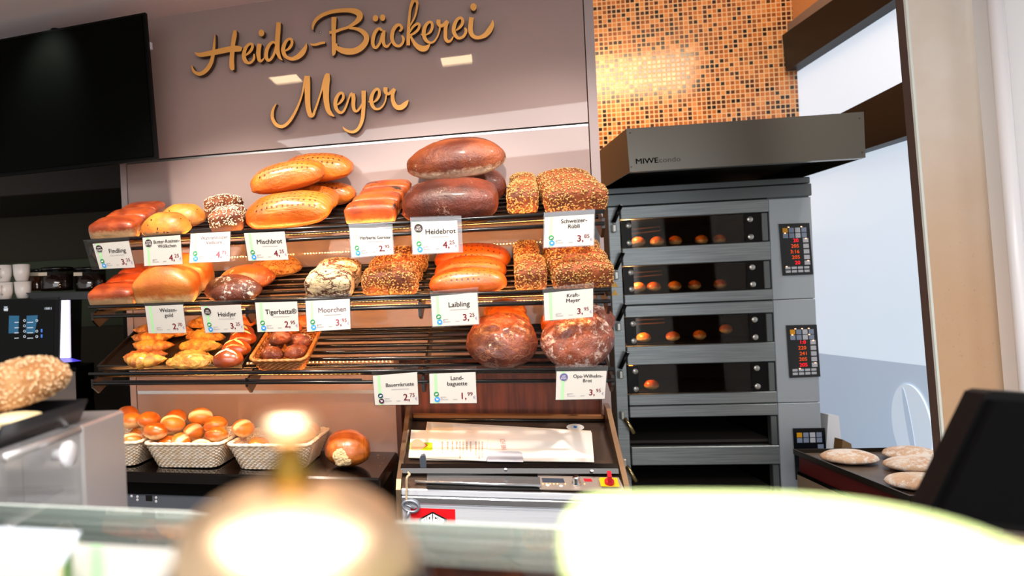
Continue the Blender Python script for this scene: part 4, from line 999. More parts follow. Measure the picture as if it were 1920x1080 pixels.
# --- wicker baskets
def basket_parts(L, Dm, H, flare, rows, stakes, rs, rim_r, rc=.03):
    def outline(t, z):
        f = z/H; l, d = L/2-flare*(1-f), Dm/2-flare*(1-f); r = rc
        segs = [2*(l-r), pi/2*r, 2*(d-r), pi/2*r]*2; tot = sum(segs); s_ = (t % 1)*tot
        x, y = -(l-r), -d; ax = 0
        cor = [(l-r, -(d-r)), (l-r, d-r), (-(l-r), d-r), (-(l-r), -(d-r))]
        for i in range(4):
            a0 = i*pi/2
            if s_ < segs[2*i]:
                px_ = {0: (-(l-r)+s_, -d, 0, -1), 1: (l, -(d-r)+s_, 1, 0), 2: ((l-r)-s_, d, 0, 1), 3: (-l, (d-r)-s_, -1, 0)}[i]; return px_
            s_ -= segs[2*i]
            if s_ < segs[2*i+1]:
                an = -pi/2+a0+s_/r; c = cor[i]; return (c[0]+r*cos(an), c[1]+r*sin(an), cos(an), sin(an))
            s_ -= segs[2*i+1]
        return (-(l-r), -d, 0, -1)
    weave = MB()
    for j in range(rows):
        z = rs + (H-rim_r-rs)*j/(rows-1); pts = []; N = stakes*2
        for i in range(N):
            x, y, nx, ny = outline(i/N, z); k = rs*.75*(1 if (i//1+j) % 2 else -1)
            pts.append((x+nx*k, y+ny*k, z))
        weave.tube(pts, rs, 5, closed=True)
    for i in range(stakes):
        pts = []
        for f in (0, .33, .66, 1):
            x, y, _, _ = outline((i+.25)/stakes, f*H*.97); pts.append((x, y, .002+f*H*.95))
        weave.tube(pts, rs*.8, 5)
    bt = [outline(i/40, 0)[:2] for i in range(40)]
    weave.add([(x, y, .003) for x, y in bt]+[(x, y, .0005) for x, y in bt], [tuple(range(40)), tuple(range(40, 80))[::-1]])
    rim = MB(); N = 220; n = 10; vs = []; fs = []
    for i in range(N):
        x, y, nx, ny = outline(i/N, H)
        for k in range(n):
            an = 2*pi*k/n; r = rim_r*(1+.22*sin(3*an+i/N*2*pi*46)); vs.append((x+nx*r*cos(an), y+ny*r*cos(an), H+r*sin(an)*.85))
    for i in range(N):
        for k in range(n): fs.append((i*n+k, ((i+1) % N)*n+k, ((i+1) % N)*n+(k+1) % n, i*n+(k+1) % n))
    rim.add(vs, fs, True)
    return weave.mesh('weave'), rim.mesh('rim')
M_wick = mat('pale_wicker', 'f0e2d0', 0.5, var=(60, 'e2c9a8'))
M_wick2 = mat('brown_wicker', 'b3733a', 0.45, var=(60, '8a5020'))
RW = Matrix((US, UD, UP)).transposed()
wk, rk = basket_parts(.262, .300, .080, .030, 14, 56, .0032, .0066)
ba0 = Sd(258, 842, .02)[0]; ba1 = Sd(424, 852, .02)[0]; ba2 = ba1*2-ba0
BSK = []
for a, lb in ((ba0-.133, 'pale wicker basket of rolls half hidden behind the steel display case'), ((ba0+ba1)/2, 'pale wicker basket heaped with golden rolls in the middle of the worktop'), (ba1+.133, 'pale wicker basket with few rolls beside the broken loaf')):
    b = thing('bread_basket', lb, 'basket', S(a, .170, ZC+.0022), 'pale wicker baskets on the worktop'); b.rotation_euler = (0, 0, AS)
    link_mesh('weave', wk, M_wick, b); link_mesh('rim', rk, M_wick, b); BSK.append(b)
wk2, rk2 = basket_parts(.178, .255, .052, .022, 9, 40, .0030, .0056)
pos = shp('bot', Sd(520, 697, 0)[0], .135, .0005); R = RSH
b = thing('bread_basket', 'small brown wicker basket of dark floury rolls on the lowest shelf', 'basket', pos); orient(b, pos, R)
link_mesh('weave', wk2, M_wick2, b); link_mesh('rim', rk2, M_wick2, b)
DRL = lambda: blob(.088, .062, .050, 2.1, 2.0, .7, .06, 6, 6, 14, .15)
for u, v, yaw, lift, lb in ((500, 676, -15, .016, 'dark floury roll at the near left of the brown basket'), (549, 668, 35, .018, 'dark floury roll at the near right of the brown basket'), (522, 638, 30, .044, 'dark floury roll lying uppermost in the brown basket'), (562, 641, 10, .018, 'dark roll at the right side of the brown basket'), (491, 658, 70, .012, 'dark roll wedged at the left side of the brown basket'), (545, 620, -20, .020, 'dark orange roll at the back of the brown basket behind the 2,95 tag'), (563, 605, 20, .022, 'orange roll rearmost in the brown basket under the pale 3,95 tag')):
    pos, R = place('bot', u, v, .050, yaw, lift=lift)
    loaf('dark_roll', 'drl', DRL, C_darkroll if v > 630 else C_roundo, pos, R, lb, 'roll', 'rolls in the brown basket')

# --- golden rolls
def roll(seed, slit):
    def fn(v, p):
        if slit and p.z > 0: v.z -= .007*math.exp(-(p.y/.16)**2)*max(0, 1-p.x*p.x)
        return v
    return blob(.085, .065, .055, 2.05, 2.0, .8, .02, 4, seed, 14, .1, fn)
RL = [('a split golden roll', 'ro1', lambda: roll(4, True), C_roll), ('a smooth golden roll', 'ro2', lambda: roll(9, False), C_rolls)]
ROLLS = [  # u v d kind yaw pitch roll label
 (289, 812, .075, 1, 0, -10, 5, 'smooth golden roll perched on the near left rim of the middle basket'),
 (280, 788, .14, 1, 60, -35, 0, 'golden roll standing up on the heap, left of the topmost rolls'),
 (320, 796, .13, 0, 30, -20, 10, 'split golden roll in the middle of the heap'),
 (331, 783, .23, 1, -20, -15, 0, 'golden roll with a dark top at the back of the heap'),
 (376, 782, .20, 0, 20, -50, 0, 'split golden roll standing highest on the heap beside the wall'),
 (403, 801, .15, 1, 25, -15, -10, 'smooth golden roll right of the highest roll in the middle basket'),
 (445, 809, .14, 0, 60, -30, 0, 'split roll leaning at the right rim of the middle basket'),
 (364, 810, .14, 0, 70, -40, 0, 'dark golden roll in the hollow of the middle basket'),
 (342, 826, .080, 0, 85, -45, 0, 'split pale roll upright at the near rim of the middle basket'),
 (411, 822, .10, 1, 10, -10, 0, 'golden roll low on the right side of the middle basket'),
 (383, 834, .078, 0, 20, -25, 0, 'split roll at the near right rim of the middle basket'),
 (396, 845, .100, 1, -20, 0, 0, 'golden roll mostly sunk at the near right rim of the middle basket'),
 (310, 838, .078, 1, 10, 0, 0, 'golden roll sunk behind the near left rim of the middle basket'),
 (247, 791, .15, 1, 15, 0, 0, 'pale golden roll at the top of the left basket'),
 (240, 776, .24, 1, -10, 0, 0, 'dark reddish roll at the back of the left basket'),
 (246, 828, .078, 0, 35, -20, 0, 'split roll at the near rim of the left basket'),
 (260, 812, .16, 0, -30, -10, 0, 'split pale roll deep in the left basket'),
 (495, 838, .09, 1, 70, -20, 0, 'golden roll with a brown side at the near left of the right basket'),
 (523, 842, .12, 0, 20, 0, 0, 'golden roll half hidden behind the bell in the right basket'),
 (556, 840, .15, 1, -20, 0, 0, 'golden roll in the middle of the right basket behind the bell'),
 (584, 829, .14, 0, 30, -10, 0, 'pale golden roll at the right side of the right basket'),
 (602, 817, .23, 1, 60, -10, 0, 'pale golden roll at the back right corner of the right basket'),
 (570, 814, .24, 1, 0, 0, 0, 'pale golden roll at the back of the right basket behind the bell button'),
]
for u, v, d, kd, yw, pt_, rl, lb in ROLLS:
    _, key, mk, m = RL[kd]; c = SP(u, v, d)
    R = RW @ Matrix.Rotation(radians(yw), 3, 'Z') @ Matrix.Rotation(radians(-pt_), 3, 'X') @ Matrix.Rotation(radians(rl), 3, 'Y')
    loaf('bread_roll', key, mk, m, c-(R @ Vector((0, 0, 1)))*.026, R, lb, 'roll', 'golden rolls in the wicker baskets')
# broken glazed loaf and crumbs
c = SP(652, 845, .13); Rb = RW @ Matrix.Rotation(radians(100), 3, 'Z')
bl = loaf('bread_loaf', 'broken', lambda: blob(.175, .145, .112, 2.3, 2.1, .7, .03, 5, 33, 18, .1), C_nut, Vector((c.x, c.y, ZC+.001)), Rb, 'glazed brown loaf with a broken-off end lying on the black worktop', 'bread')
cf = MB(); cf.add(blob(.022, .062, .056, 2.2, 2.2, 1.0, .16, 6, 3, 10).v, CS[10][1], True)
cfo = link_mesh('broken_end', cf.mesh('broken_end'), mat('pale_crumb', 'e3c391', 0.85, bump=(140, 0.8)), bl); cfo.location = (-.076, .012, .014)
AL_ = Sd(652, 845, .13)[0]; crb = MB(); r_ = random.Random(8)
for _ in range(420):
    a, d = r_.gauss(.76, .07), r_.uniform(.02, .30)
    if a > AM-.02 or a < ba2+.02 or (abs(a-AL_) < .095 and abs(d-.13) < .115): continue
    s_ = r_.uniform(.0008, .0022); p = S(a, d, ZC+s_*.6)
    crb.add([p+Vector(q)*s_ for q in ((1,0,0),(0,1,0),(-1,0,0),(0,-1,0),(0,0,.6),(0,0,-.6))], [(0,1,4),(1,2,4),(2,3,4),(3,0,4),(1,0,5),(2,1,5),(3,2,5),(0,3,5)])
o = crb.build('bread_crumbs', mat('crumb', 'd8a25a', 0.8)); tag(o, 'scattered bread crumbs on the black worktop beside the broken loaf', 'crumbs'); o['kind'] = 'stuff'
# ------------------------------------------------------------------ bread slicer
M_steel = mat('brushed_steel', 'dfe5ee', 0.42, metal=0.35, bump=((4, 4, 260), 0.05))
M_steel2 = mat('bright_steel', 'd2d6dc', 0.22, metal=0.9)
M_deck = mat('smoked_deck', '6e5c50', 0.18, metal=0.6)
M_copper = mat('copper_edge', 'a8744c', 0.25, metal=0.8)
sa0 = Sd(745, 947, -0.02)[0]; sa1 = Sd(1182, 940, -0.02)[0]
zf = Sd(960, 920, -0.012)[1]; DB = 0.335; zb = Sd(930, 789, DB)[1]
sl = thing('bread_slicer', 'steel bread slicing machine with paper bags lying on its sloping lid', 'slicer', S((sa0+sa1)/2, 0.2, 0.02))
fb = MB(); fb.box(sa0+.012, -0.02, 0.10, sa1-.012, 0.40, zf-0.045, S, .003); fb.box(sa0+.03, 0.02, 0.02, sa1-.03, .38, .10, S)
fb.build('body', M_steel, sl)
st_ = MB(); st_.box(sa0+.012, -0.024, zf-.044, sa1-.012, 0.03, zf-.022, S, .003); st_.build('front_strip', M_steel2, sl)
st_ = MB(); st_.box(sa0+.012, -0.018, zf-.0215, sa1-.012, 0.03, zf-.002, S, .003); st_.build('front_ledge', M_steel, sl)
DN = (Vector(S(0, DB, zb))-Vector(S(0, -.012, zf))); DN = US.cross(DN).normalized()
if DN.z < 0: DN = -DN
def DK(u, v, h=0.0): return hit(u, v, S(0.8, -.012, zf)+DN*h, DN)
def deck(a, s, h=0.0): return S(a, -.012+s*(DB+.012), zf+s*(zb-zf)) + DN*h
dm = MB(); dm.prism([deck(sa0+.012, 0), deck(sa1-.012, 0), deck(sa1-.012, 1), deck(sa0+.012, 1)], -DN*0.02); dm.build('lid', M_deck, sl)
for a, nm_ in ((sa0-.002, 'side_wall'), (sa1-.012, 'side_wall')):
    prof = [(-.022, .02), (-.022, zf-.004), (.0, zf+.022), (.10, zf+.022+.10*.55), (.20, zf+.022+.2*.55), (.29, zf+.018+.3*.56), (.345, zb+.056), (.345, .02)]
    m = MB(); m.prism([S(a, d, z) for d, z in prof], US*0.014); m.build(nm_, mat('bronze_steel', 'a08870', 0.28, metal=0.8), sl)
m = MB(); m.box(sa0+.013, DB-.005, zb-.02, sa1-.013, .350, zb+.022, S, .004); m.build('rear_ledge', mat('bronze_ledge', '8c5a30', 0.35, metal=0.5), sl)
m = MB(); m.tube([deck(sa0+.014, .985, .006), deck(sa1-.014, .985, .006)], .006, 8); m.build('rear_bar', M_rod, sl)
pb0, pb1 = DK(752, 879, .012), DK(1158, 879.5, .012)
m = MB(); dsl = (deck(0, 1)-deck(0, 0)).normalized()
m.prism([pb0-dsl*.018-DN*.010, pb0-dsl*.022, pb0-dsl*.012+DN*.010, pb0+dsl*.012+DN*.010, pb0+dsl*.013, pb0+dsl*.012-DN*.010], pb1-pb0)
bar = m.build('push_bar', M_rail, sl)
for u, v in ((948, 880), (1110, 883)):
    c = DK(u, v, .0225); child(MB().disc(c-DN*.001, DN, .0045, .003, 12), 'bolt', mat('white_bolt', 'e4e4e6', 0.3), bar)
m = MB(); c4 = [DK(801, 889, .004), DK(1012, 894, .004), DK(1014, 912, .004), DK(800, 905, .004)]
m.prism(c4, -DN*0.004); m.tube([DK(778, 903, .006), DK(1014, 911, .006)], .005, 8); m.build('chute', M_steel2, sl)
m = MB(); m.prism([DK(800, 907, .001), DK(1014, 913, .001), DK(1014, 919, .001), DK(800, 916, .001)], -DN*0.001); m.build('slot', mat('slot_black', '0a0b0c', 0.4), sl)
cpn = MB(); cpn.prism([DK(1008, 891, .003), DK(1160, 895, .003), DK(1172, 921, .003), DK(1012, 917, .003)], -DN*.003)
cp = cpn.build('control_panel', mat('control_plate', 'b8aaa0', 0.3, metal=0.5), sl)
def dquad(px, h): return MB().prism([DK(u, v, h) for u, v in px], -DN*.001)
child(dquad([(1015.6, 896), (1056, 897), (1059, 904.5), (1017, 903.5)], .0045), 'display', mat('slate_display', '3a4250', 0.15), cp)
kc = DK(1080.6, 907, .003); m = MB(); m.lathe([(.0125, 0), (.0125, .004), (.0105, .006), (.0098, .021), (.008, .024)], 24, Matrix.Translation(kc) @ DN.to_track_quat('Z', 'Y').to_matrix().to_4x4())
child(m, 'knob', mat('chrome', 'e6e8ec', 0.1, metal=1.0), cp)
child(dquad([(1094, 897), (1108, 897.5), (1111, 902.5), (1096, 902)], .0045), 'red_sticker', mat('signal_red', 'd4182a', 0.4), cp)
for u, v in ((1027, 910), (1052, 911.5)): child(MB().disc(DK(u, v, .003), DN, .005, .0015, 14), 'button', mat('white_key', 'e8e8ea', 0.3), cp)
for i in range(7): child(MB().disc(DK(1018+i*6.8 if i < 5 else 1060+(i-5)*36, 907.5, .003), DN, .0018, .0015, 8), 'indicator', mat('amber_led', 'ffb070', 0.4, emit='ff9a50', estr=3), cp)
yp = dquad([(1123, 897), (1157, 898), (1162, 912.5), (1127, 911.5)], .012); yp.prism([DK(u, v, .004) for u, v in ((1125, 899), (1157, 900), (1160, 912), (1128, 911))], DN*.007)
yo = child(yp, 'switch_plate', mat('signal_yellow', 'f2b80c', 0.35), cp)
rc = DK(1142.5, 906, .012); m = MB(); m.lathe([(.0125, 0), (.0125, .008), (.010, .011)], 20, Matrix.Translation(rc) @ DN.to_track_quat('Z', 'Y').to_matrix().to_4x4())
hx = (dsl*.95+US*.05).normalized(); sx_ = hx.cross(DN).normalized()
m.prism([rc+DN*.010-hx*.013-sx_*.005, rc+DN*.010-hx*.013+sx_*.005, rc+DN*.010+hx*.014+sx_*.005, rc+DN*.010+hx*.014-sx_*.005], DN*.020)
child(m, 'red_rotary_switch', mat('signal_red', 'd4182a', 0.4), cp)
hb = DK(795, 888, .0); m = MB()
m.prism([hb-US*.009-dsl*.004, hb+US*.009-dsl*.004, hb+US*.009+DN*.058, hb+US*.004+DN*.064, hb-US*.005+DN*.060, hb-US*.009+DN*.050], dsl*.010); m.build('lever', mat('slate_plastic', '59626f', 0.4), sl)
wo = DK(1078.6, 801, .001); m = MB(); m.add([wo+US*.026*cos(2*pi*i/28)+dsl*.020*sin(2*pi*i/28) for i in range(28)], [tuple(range(28))])
m.build('round_sticker', mat('sticker_white', 'f2eee8', 0.4), sl)
m = MB(); m.add([wo+DN*.0006+US*(.006*x)+dsl*(.007*y) for x, y in ((-1, -.3), (.2, -1), (1, .1), (.6, .9), (-.6, 1))], [(0, 1, 2, 3, 4)]); m.build('drop_print', mat('print_blue', '2f8fe0', 0.5), sl)
# badge on the front
SF = lambda u, v, d=-.0205: hit(u, v, O+UD*d, UD)
lg = MB().prism([SF(769.8, 952), SF(853.5, 955), SF(854, 1003), SF(770, 999)], UD*.0004)
lgo = lg.build('maker_badge', mat('badge_red', 'e3101c', 0.35), sl)
hexp = [(811, 958.5), (843, 973.5), (843, 980), (811, 994.5), (779, 977.5), (779, 972)]
def fl(px, d): return MB().prism([SF(u, v, d) for u, v in px], UD*.0002)
child(fl([(811, 959.5), (838, 973), (838, 980), (811, 993.5), (785, 980), (785, 973)], -.0210), 'badge_border', mat('badge_black', '0c0c0c', 0.4), lgo)
child(fl([(811, 962.5), (833, 974), (833, 979), (811, 990.5), (790, 979), (790, 974)], -.0214), 'badge_field', mat('badge_white', 'f2f4f6', 0.4), lgo)
for i, px in enumerate(([(810.4, 962), (812, 962), (812, 991), (810.4, 991)], [(804, 970), (806.5, 969), (806.5, 974), (804, 974)], [(815.5, 969), (819, 971), (819, 973), (815.5, 973)], [(800, 969.5), (801, 969), (801, 984), (800, 983.5)], [(820.5, 969), (821.5, 969.6), (821.5, 984), (820.5, 984.5)], [(804.5, 979), (806, 979), (806, 988), (804.5, 987)], [(824.5, 972), (825.3, 972.5), (825.3, 981), (824.5, 981.5)], [(796, 973), (796.8, 972.5), (796.8, 981), (796, 980.6)])):
    child(fl(px, -.0217), 'badge_stroke', mat('badge_black', '0c0c0c', 0.4), lgo)
# key on a cord
kd = -.030
cord = [SF(765, 886, -.012), SF(768, 890, -.024), SF(763, 896, -.034), SF(762.5, 915, kd), SF(762, 930, kd), SF(763, 942, kd)]
ke = thing('slicer_key', 'grey metal key hanging on a pale cord at the near left corner of the slicer', 'key', SF(762, 955, kd))
MB().tube(cat([tuple(p) for p in cord], 5), .0034, 6).build('cord', mat('rope_beige', 'd8bf9c', 0.8, bump=(400, 0.8)), ke)
m = MB(); m.tube([SF(770+15*cos(t)-1.5*sin(t), 949.5+10*sin(t)+3*cos(t), kd) for t in [2*pi*i/28 for i in range(28)]], .0042, 8, closed=True)
m.tube([SF(768, 958, kd), SF(763, 968, kd), SF(758, 984, kd)], .005, 8); m.tube([SF(760, 946, kd), SF(778, 954, kd)], .003, 6); m.build('key', mat('key_steel', '8a93a0', 0.35, metal=0.6), ke)
# paper bags
M_paper = mat('cream_paper', 'faf0dc', 0.7); M_paper2 = mat('white_paper', 'fcf7ee', 0.7)
def bag(px, h0, th, m, label):
    t = thing('paper_bag', label, 'paper bag', DK(*px[0], h0), 'paper bags on the slicer')
    m_ = MB(); m_.prism([DK(u, v, h0) for u, v in px], DN*th); m_.build('sheet', m, t); return t
bag([(789, 863), (1113, 867), (1108, 809), (846, 794), (801, 792)], .002, .0025, M_paper, 'cream paper bread bag lying askew underneath on the slicer lid')
bag([(846, 862), (1114, 867), (1109.5, 812), (850, 797)], .0050, .0022, M_paper2, 'white paper bread bag lying uppermost on the right of the slicer lid')
bg = bag([(766, 858.5), (912, 865), (915, 812), (771, 807)], .0078, .0022, M_paper2, 'white printed paper bread bag lying uppermost on the left with a lime green band')
hB = .0102
m = MB()
for px in ([(768.6, 829), (770.2, 829), (769.4, 843.5), (767.9, 843.2)], [(771.5, 829), (811, 829.8), (810.5, 844.8), (770.7, 843.6)]): m.add([DK(u, v, hB) for u, v in px], [(3, 2, 1, 0)])
m.build('lime_band', mat('lime_print', 'b4d61c', 0.5), bg)
m = MB(); pts = [(782.5+12.5*cos(t), 834.5+11*sin(t)) for t in [0.55+(2*pi-1.1)*i/24 for i in range(25)]] + [(802, 835)]
m.add([DK(u, v, hB+.0003) for u, v in pts], [tuple(range(26))]); m.build('seal', mat('seal_salmon', 'e9b896', 0.5), bg)
m = MB(); pts = [(794, 829), (802.5, 835), (793, 841), (799, 835)]; m.add([DK(u, v, hB+.0006) for u, v in pts], [(0, 1, 2, 3)]); m.build('seal_tip', mat('seal_red', 'c8482c', 0.5), bg)
def bagtxt(s_, u0, v0, u1, v1, h_): # lettering runs down the bag
    m = MB(); e0 = DK(u0, v0, hB+.0003); e1 = DK(u1, v1, hB+.0003); ex_ = (e1-e0).normalized(); ey_ = DN.cross(ex_)
    vs, fs, wd = text2d(s_); k = (e1-e0).length/wd
    m.add([e0+ex_*p[0]*k+ey_*p[1]*h_ for p in vs], fs); return m
M_bp = mat('bag_print_tan', 'd3b08c', 0.6); M_bpp = mat('bag_print_rose', 'e0a49a', 0.6)
rb_ = random.Random(12)
for u, l in ((828, 20), (838, 16), (847, 18), (855, 14), (861, 30), (867, 22), (874, 14), (881, 19), (891, 26), (897, 30), (903, 30)):
    m = MB(); v = 828.0                                             # faint rows of small print running down the bag
    while v < 828+l:
        e_ = v + rb_.uniform(1.2, 3.4); m.add([DK(u_, v_, hB+.0003) for u_, v_ in ((u, v), (u+2.6, v), (u+2.8, e_), (u+.2, e_))], [(3, 2, 1, 0)]); v = e_+.7
    o = m.build('print_line', M_bp, bg)
bagtxt('ICH BIN', 937, 823, 940, 843, .016).build('print_line', M_bpp, bg)
cl = dquad([(913, 865), (981.5, 866), (979, 849), (972, 846.3), (922, 846), (914.5, 849)], .0105)
o = cl.build('plastic_scraper', mat('grey_plastic_sheet', 'b9bcc6', 0.25)); tag(o, 'small grey plastic plate lying on the bags at the edge of the slicer bar', 'scraper')

# ------------------------------------------------------------------ deck oven
YO = 3.5; YV = Vector((0, 1, 0))
def OVh(u, v, y=YO): return hit(u, v, (0, y, 0), YV)
p_, q_ = OVh(1164.4, 465.8), OVh(1435.6, 452.7); TO = (q_.z-p_.z)/(q_.x-p_.x)
X0 = OVh(1143, 500).x; X1 = OVh(1522, 470).x; XD0 = OVh(1167, 520).x; XD1 = OVh(1443, 520).x
def ofn(x, y, z): return Vector((x, y, z+TO*(x-X0)))
def oz(v, u=1300): p = OVh(u, v); return p.z - TO*(p.x-X0)
M_ov = mat('oven_steel', '98a0a2', 0.38, metal=0.7, bump=((5, 5, 220), 0.012), var=(3.2, '80898c'))
M_ovd = mat('oven_steel_dark', '6c7476', 0.38, metal=0.7, bump=((5, 5, 220), 0.012))
M_cav = mat('oven_cavity', '0c0907', 0.7, spec=.1)
M_bl = mat('oven_black_trim', '040405', 0.3, spec=.2)
ov = thing('deck_oven', 'tall stainless steel deck oven with six stacked baking chambers beside the bread shelves', 'oven', Vector(((X0+X1)/2, YO+.35, 0.02)))
rows_ = [(406, 459), (495, 547), (592, 645), (682, 736), (781, 835.5), (871, 926)]
Zr = [(oz(a), oz(b)) for a, b in rows_]
ztop = min(oz(350), OVh(1181, 322.5, 3.08).z-.036); zbot = 0.10
YB = YT-0.02
def obox(x0, y0, z0, x1, y1, z1, b=0, mb=None): return (mb or MB()).box(x0, y0, z0, x1, y1, z1, ofn, b)
cz = obox(X0+.004, YO+.55, zbot, X1-.002, YB, ztop)
obox(X0+.002, YO+.001, zbot, XD0-.004, YO+.55, ztop, mb=cz); obox(XD1+.004, YO+.001, zbot, X1-.002, YO+.55, ztop, mb=cz)
cz.build('carcass', M_ovd, ov)
seams = [oz(568), oz(758)]
m = obox(X0, YO-.012, zbot, XD0-.003, YO, Zr[0][0]+.06, .002); m.build('hinge_strip', M_ov, ov)
for i, (z0_, z1_) in enumerate(((Zr[0][0]+.058, seams[0]), (seams[0], seams[1]), (seams[1], oz(945)), (oz(945), zbot))):
    m = obox(XD1+.004, YO-.012, z1_+.0015, X1, YO, z0_-.0015, .002); m.build('control_column', mat('oven_column_steel', 'adb8c0', 0.45, metal=0.5), ov)
m = obox(X0-.004, YO-.016, Zr[0][0]+.062, X1+.004, YO+.5, Zr[0][0]+.115, .003); m.build('top_cover', M_ovd, ov)
m = obox(X0-.002, YO-.010, Zr[0][0]+.117, X1+.002, YO+.5, ztop+.03, .003); m.build('top_cover', M_ovd, ov)
# bands between the chambers
edges = [Zr[0][0]+.060]
bands = [(Zr[0][0]+.058, Zr[0][0]+.002), (Zr[0][1]-.001, Zr[1][0]+.002), (Zr[1][1]-.001, seams[0]+.002), (seams[0]-.002, Zr[2][0]+.002), (Zr[2][1]-.001, Zr[3][0]+.002), (Zr[3][1]-.001, seams[1]+.002), (seams[1]-.002, Zr[4][0]+.002), (Zr[4][1]-.001, Zr[5][0]+.002), (Zr[5][1]-.001, oz(945)), (oz(945)-.003, zbot)]
for i, (a_, b_) in enumerate(bands):
    m = obox(XD0, YO-.018, b_, XD1+.002, YO+.02, a_, .003); m.build('front_band', M_ov, ov)
xi0, xi1 = XD0+.003, XD1-.028
M_warm = mat('oven_lamp', 'ffb060', 0.4, emit='ff8a30', estr=10)
M_win = bpy.data.materials.new('oven_glass'); M_win.use_nodes = True
nt = M_win.node_tree; nt.nodes.clear(); o_ = nt.nodes.new('ShaderNodeOutputMaterial'); mx = nt.nodes.new('ShaderNodeMixShader')
t1 = nt.nodes.new('ShaderNodeBsdfTransparent'); t1.inputs[0].default_value = (.82, .76, .68, 1); g1_ = nt.nodes.new('ShaderNodeBsdfGlossy'); g1_.inputs['Roughness'].default_value = .04; mx.inputs[0].default_value = .025
nt.links.new(t1.outputs[0], mx.inputs[1]); nt.links.new(g1_.outputs[0], mx.inputs[2]); nt.links.new(mx.outputs[0], o_.inputs[0])
for i, (zt_, zb_) in enumerate(Zr):
    cav = MB()
    cav.box(XD0-.003, YO+.021, zb_-.004, XD1+.003, YO+.54, zb_+.006, ofn); cav.box(XD0-.003, YO+.021, zt_-.001, XD1+.003, YO+.54, zt_+.004, ofn)
    cav.box(XD0-.003, YO+.53, zb_+.006, XD1+.003, YO+.54, zt_-.001, ofn); cav.box(XD0-.003, YO+.021, zb_+.006, XD0+.006, YO+.53, zt_-.001, ofn); cav.box(XD1-.006, YO+.021, zb_+.006, XD1+.003, YO+.53, zt_-.001, ofn)
    ch = cav.build('baking_chamber', M_cav, ov)
    m = MB(); m.box(xi1, YO-.014, zb_+.001, XD1-.003, YO+.02, zt_-.001, ofn, .002); m.build('door_end', M_ovd, ov)
    if i < 4:
        m = MB(); m.box(xi0, YO-.004, zb_+.001, xi1-.002, YO+.002, zt_-.001, ofn); dg = m.build('door_window', M_win, ov)
        bl_ = MB(); w_ = .058
        bl_.box(xi0, YO-.006, zb_+.001, xi0+w_*.75, YO-.0042, zt_-.001, ofn); bl_.box(xi1-.002-w_*1.1, YO-.006, zb_+.001, xi1-.002, YO-.0042, zt_-.001, ofn)
        for bx_ in ((xi0, xi0+w_*.75), (xi1-.002-w_*1.1, xi1-.002)):
            m = MB(); m.box(bx_[0], YO-.006, zb_+.001, bx_[1], YO-.0042, zt_-.001, ofn); child(m, 'black_border', M_bl, dg)
        for x in (xi0+.030, xi1-.045):
            for z in (zt_-.026, zb_+.022):
                child(MB().disc(ofn(x, YO-.006, z), -YV, .0125, .007, 20), 'round_bolt', mat('satin_nickel', 'b4b6b2', 0.3, metal=0.7), dg)
        lp = MB(); lp.tube([ofn(xi0+.05, YO+.06, zt_-.018), ofn(xi0+.05, YO+.14, zt_-.018)], .008, 8); lp.build('oven_lamp', M_warm, ov)
        l = bpy.data.lights.new('oven_glow', 'POINT'); l.energy = (2.4, 2.2, 2.6, 1.1)[i]; l.color = (1, .50, .17); l.shadow_soft_size = .02
        lo_ = bpy.data.objects.new('oven_glow', l); COL.objects.link(lo_); lo_.location = ofn(xi0+.04, YO+.045, zt_-.035)
        if i < 3:
            m = MB(); z_ = zt_-.022
            m.tube([ofn(xi0+.08, YO+.30, z_), ofn(xi0+.24, YO+.24, z_+.004), ofn(xi0+.24, YO+.24, z_-.014), ofn(xi0+.12, YO+.30, z_-.02)], .003, 6); m.build('heating_rod', mat('rod_rust', '8a5a30', 0.5), ov)
    else:
        m = MB(); m.box(XD0+.006, YO+.04, zb_+.006, XD1-.006, YO+.52, zb_+.018, ofn); m.build('stone_plate', mat('stone_plate', '2e2a26', 0.7), ov)
    # latch
    zc_ = zt_+.012 if i < 4 else zt_+.012
    hx_ = X0+.030
    m = MB()
    if i < 4:
        m.tube([ofn(hx_-.012, YO-.030, zt_-.010), ofn(hx_+.018, YO-.045, zt_+.062)], .0095, 10)
        lt = m.build('door_latch', M_bl, ov)
        m = MB(); m.box(hx_-.020, YO-.040, zt_-.055, hx_-.002, YO-.012, zt_-.018, ofn, .004); child(m, 'latch_clip', mat('satin_nickel', 'b4b6b2', 0.3, metal=0.7), lt)
        m = MB(); m.disc(ofn(hx_+.018, YO-.045, zt_+.062), Vector((.3, -.1, 1)), .0098, .004, 12); child(m, 'latch_cap', mat('chrome', 'e6e8ec', 0.1, metal=1.0), lt)
    else:
        m.tube([ofn(hx_-.004, YO-.030, zt_+.004), ofn(hx_+.030, YO-.050, zt_-.062)], .0085, 10)
        lt = m.build('door_latch', mat('brass_chrome', 'b9a878', 0.18, metal=1.0), ov)
        m = MB(); m.box(hx_-.020, YO-.036, zt_-.004, hx_-.002, YO-.012, zt_+.034, ofn, .004); child(m, 'latch_clip', mat('satin_nickel', 'b4b6b2', 0.3, metal=0.7), lt)
# warning triangles
for v in (534, 549):
    c = OVh(1151.5, v); c.y = YO-.0135
    m = MB(); m.prism([c+Vector((-.014, 0, -.011)), c+Vector((.014, 0, -.011)), c+Vector((0, 0, .015))], Vector((0, .001, 0))); m.build('warning_sticker', mat('signal_yellow', 'f2b80c', 0.35), ov)
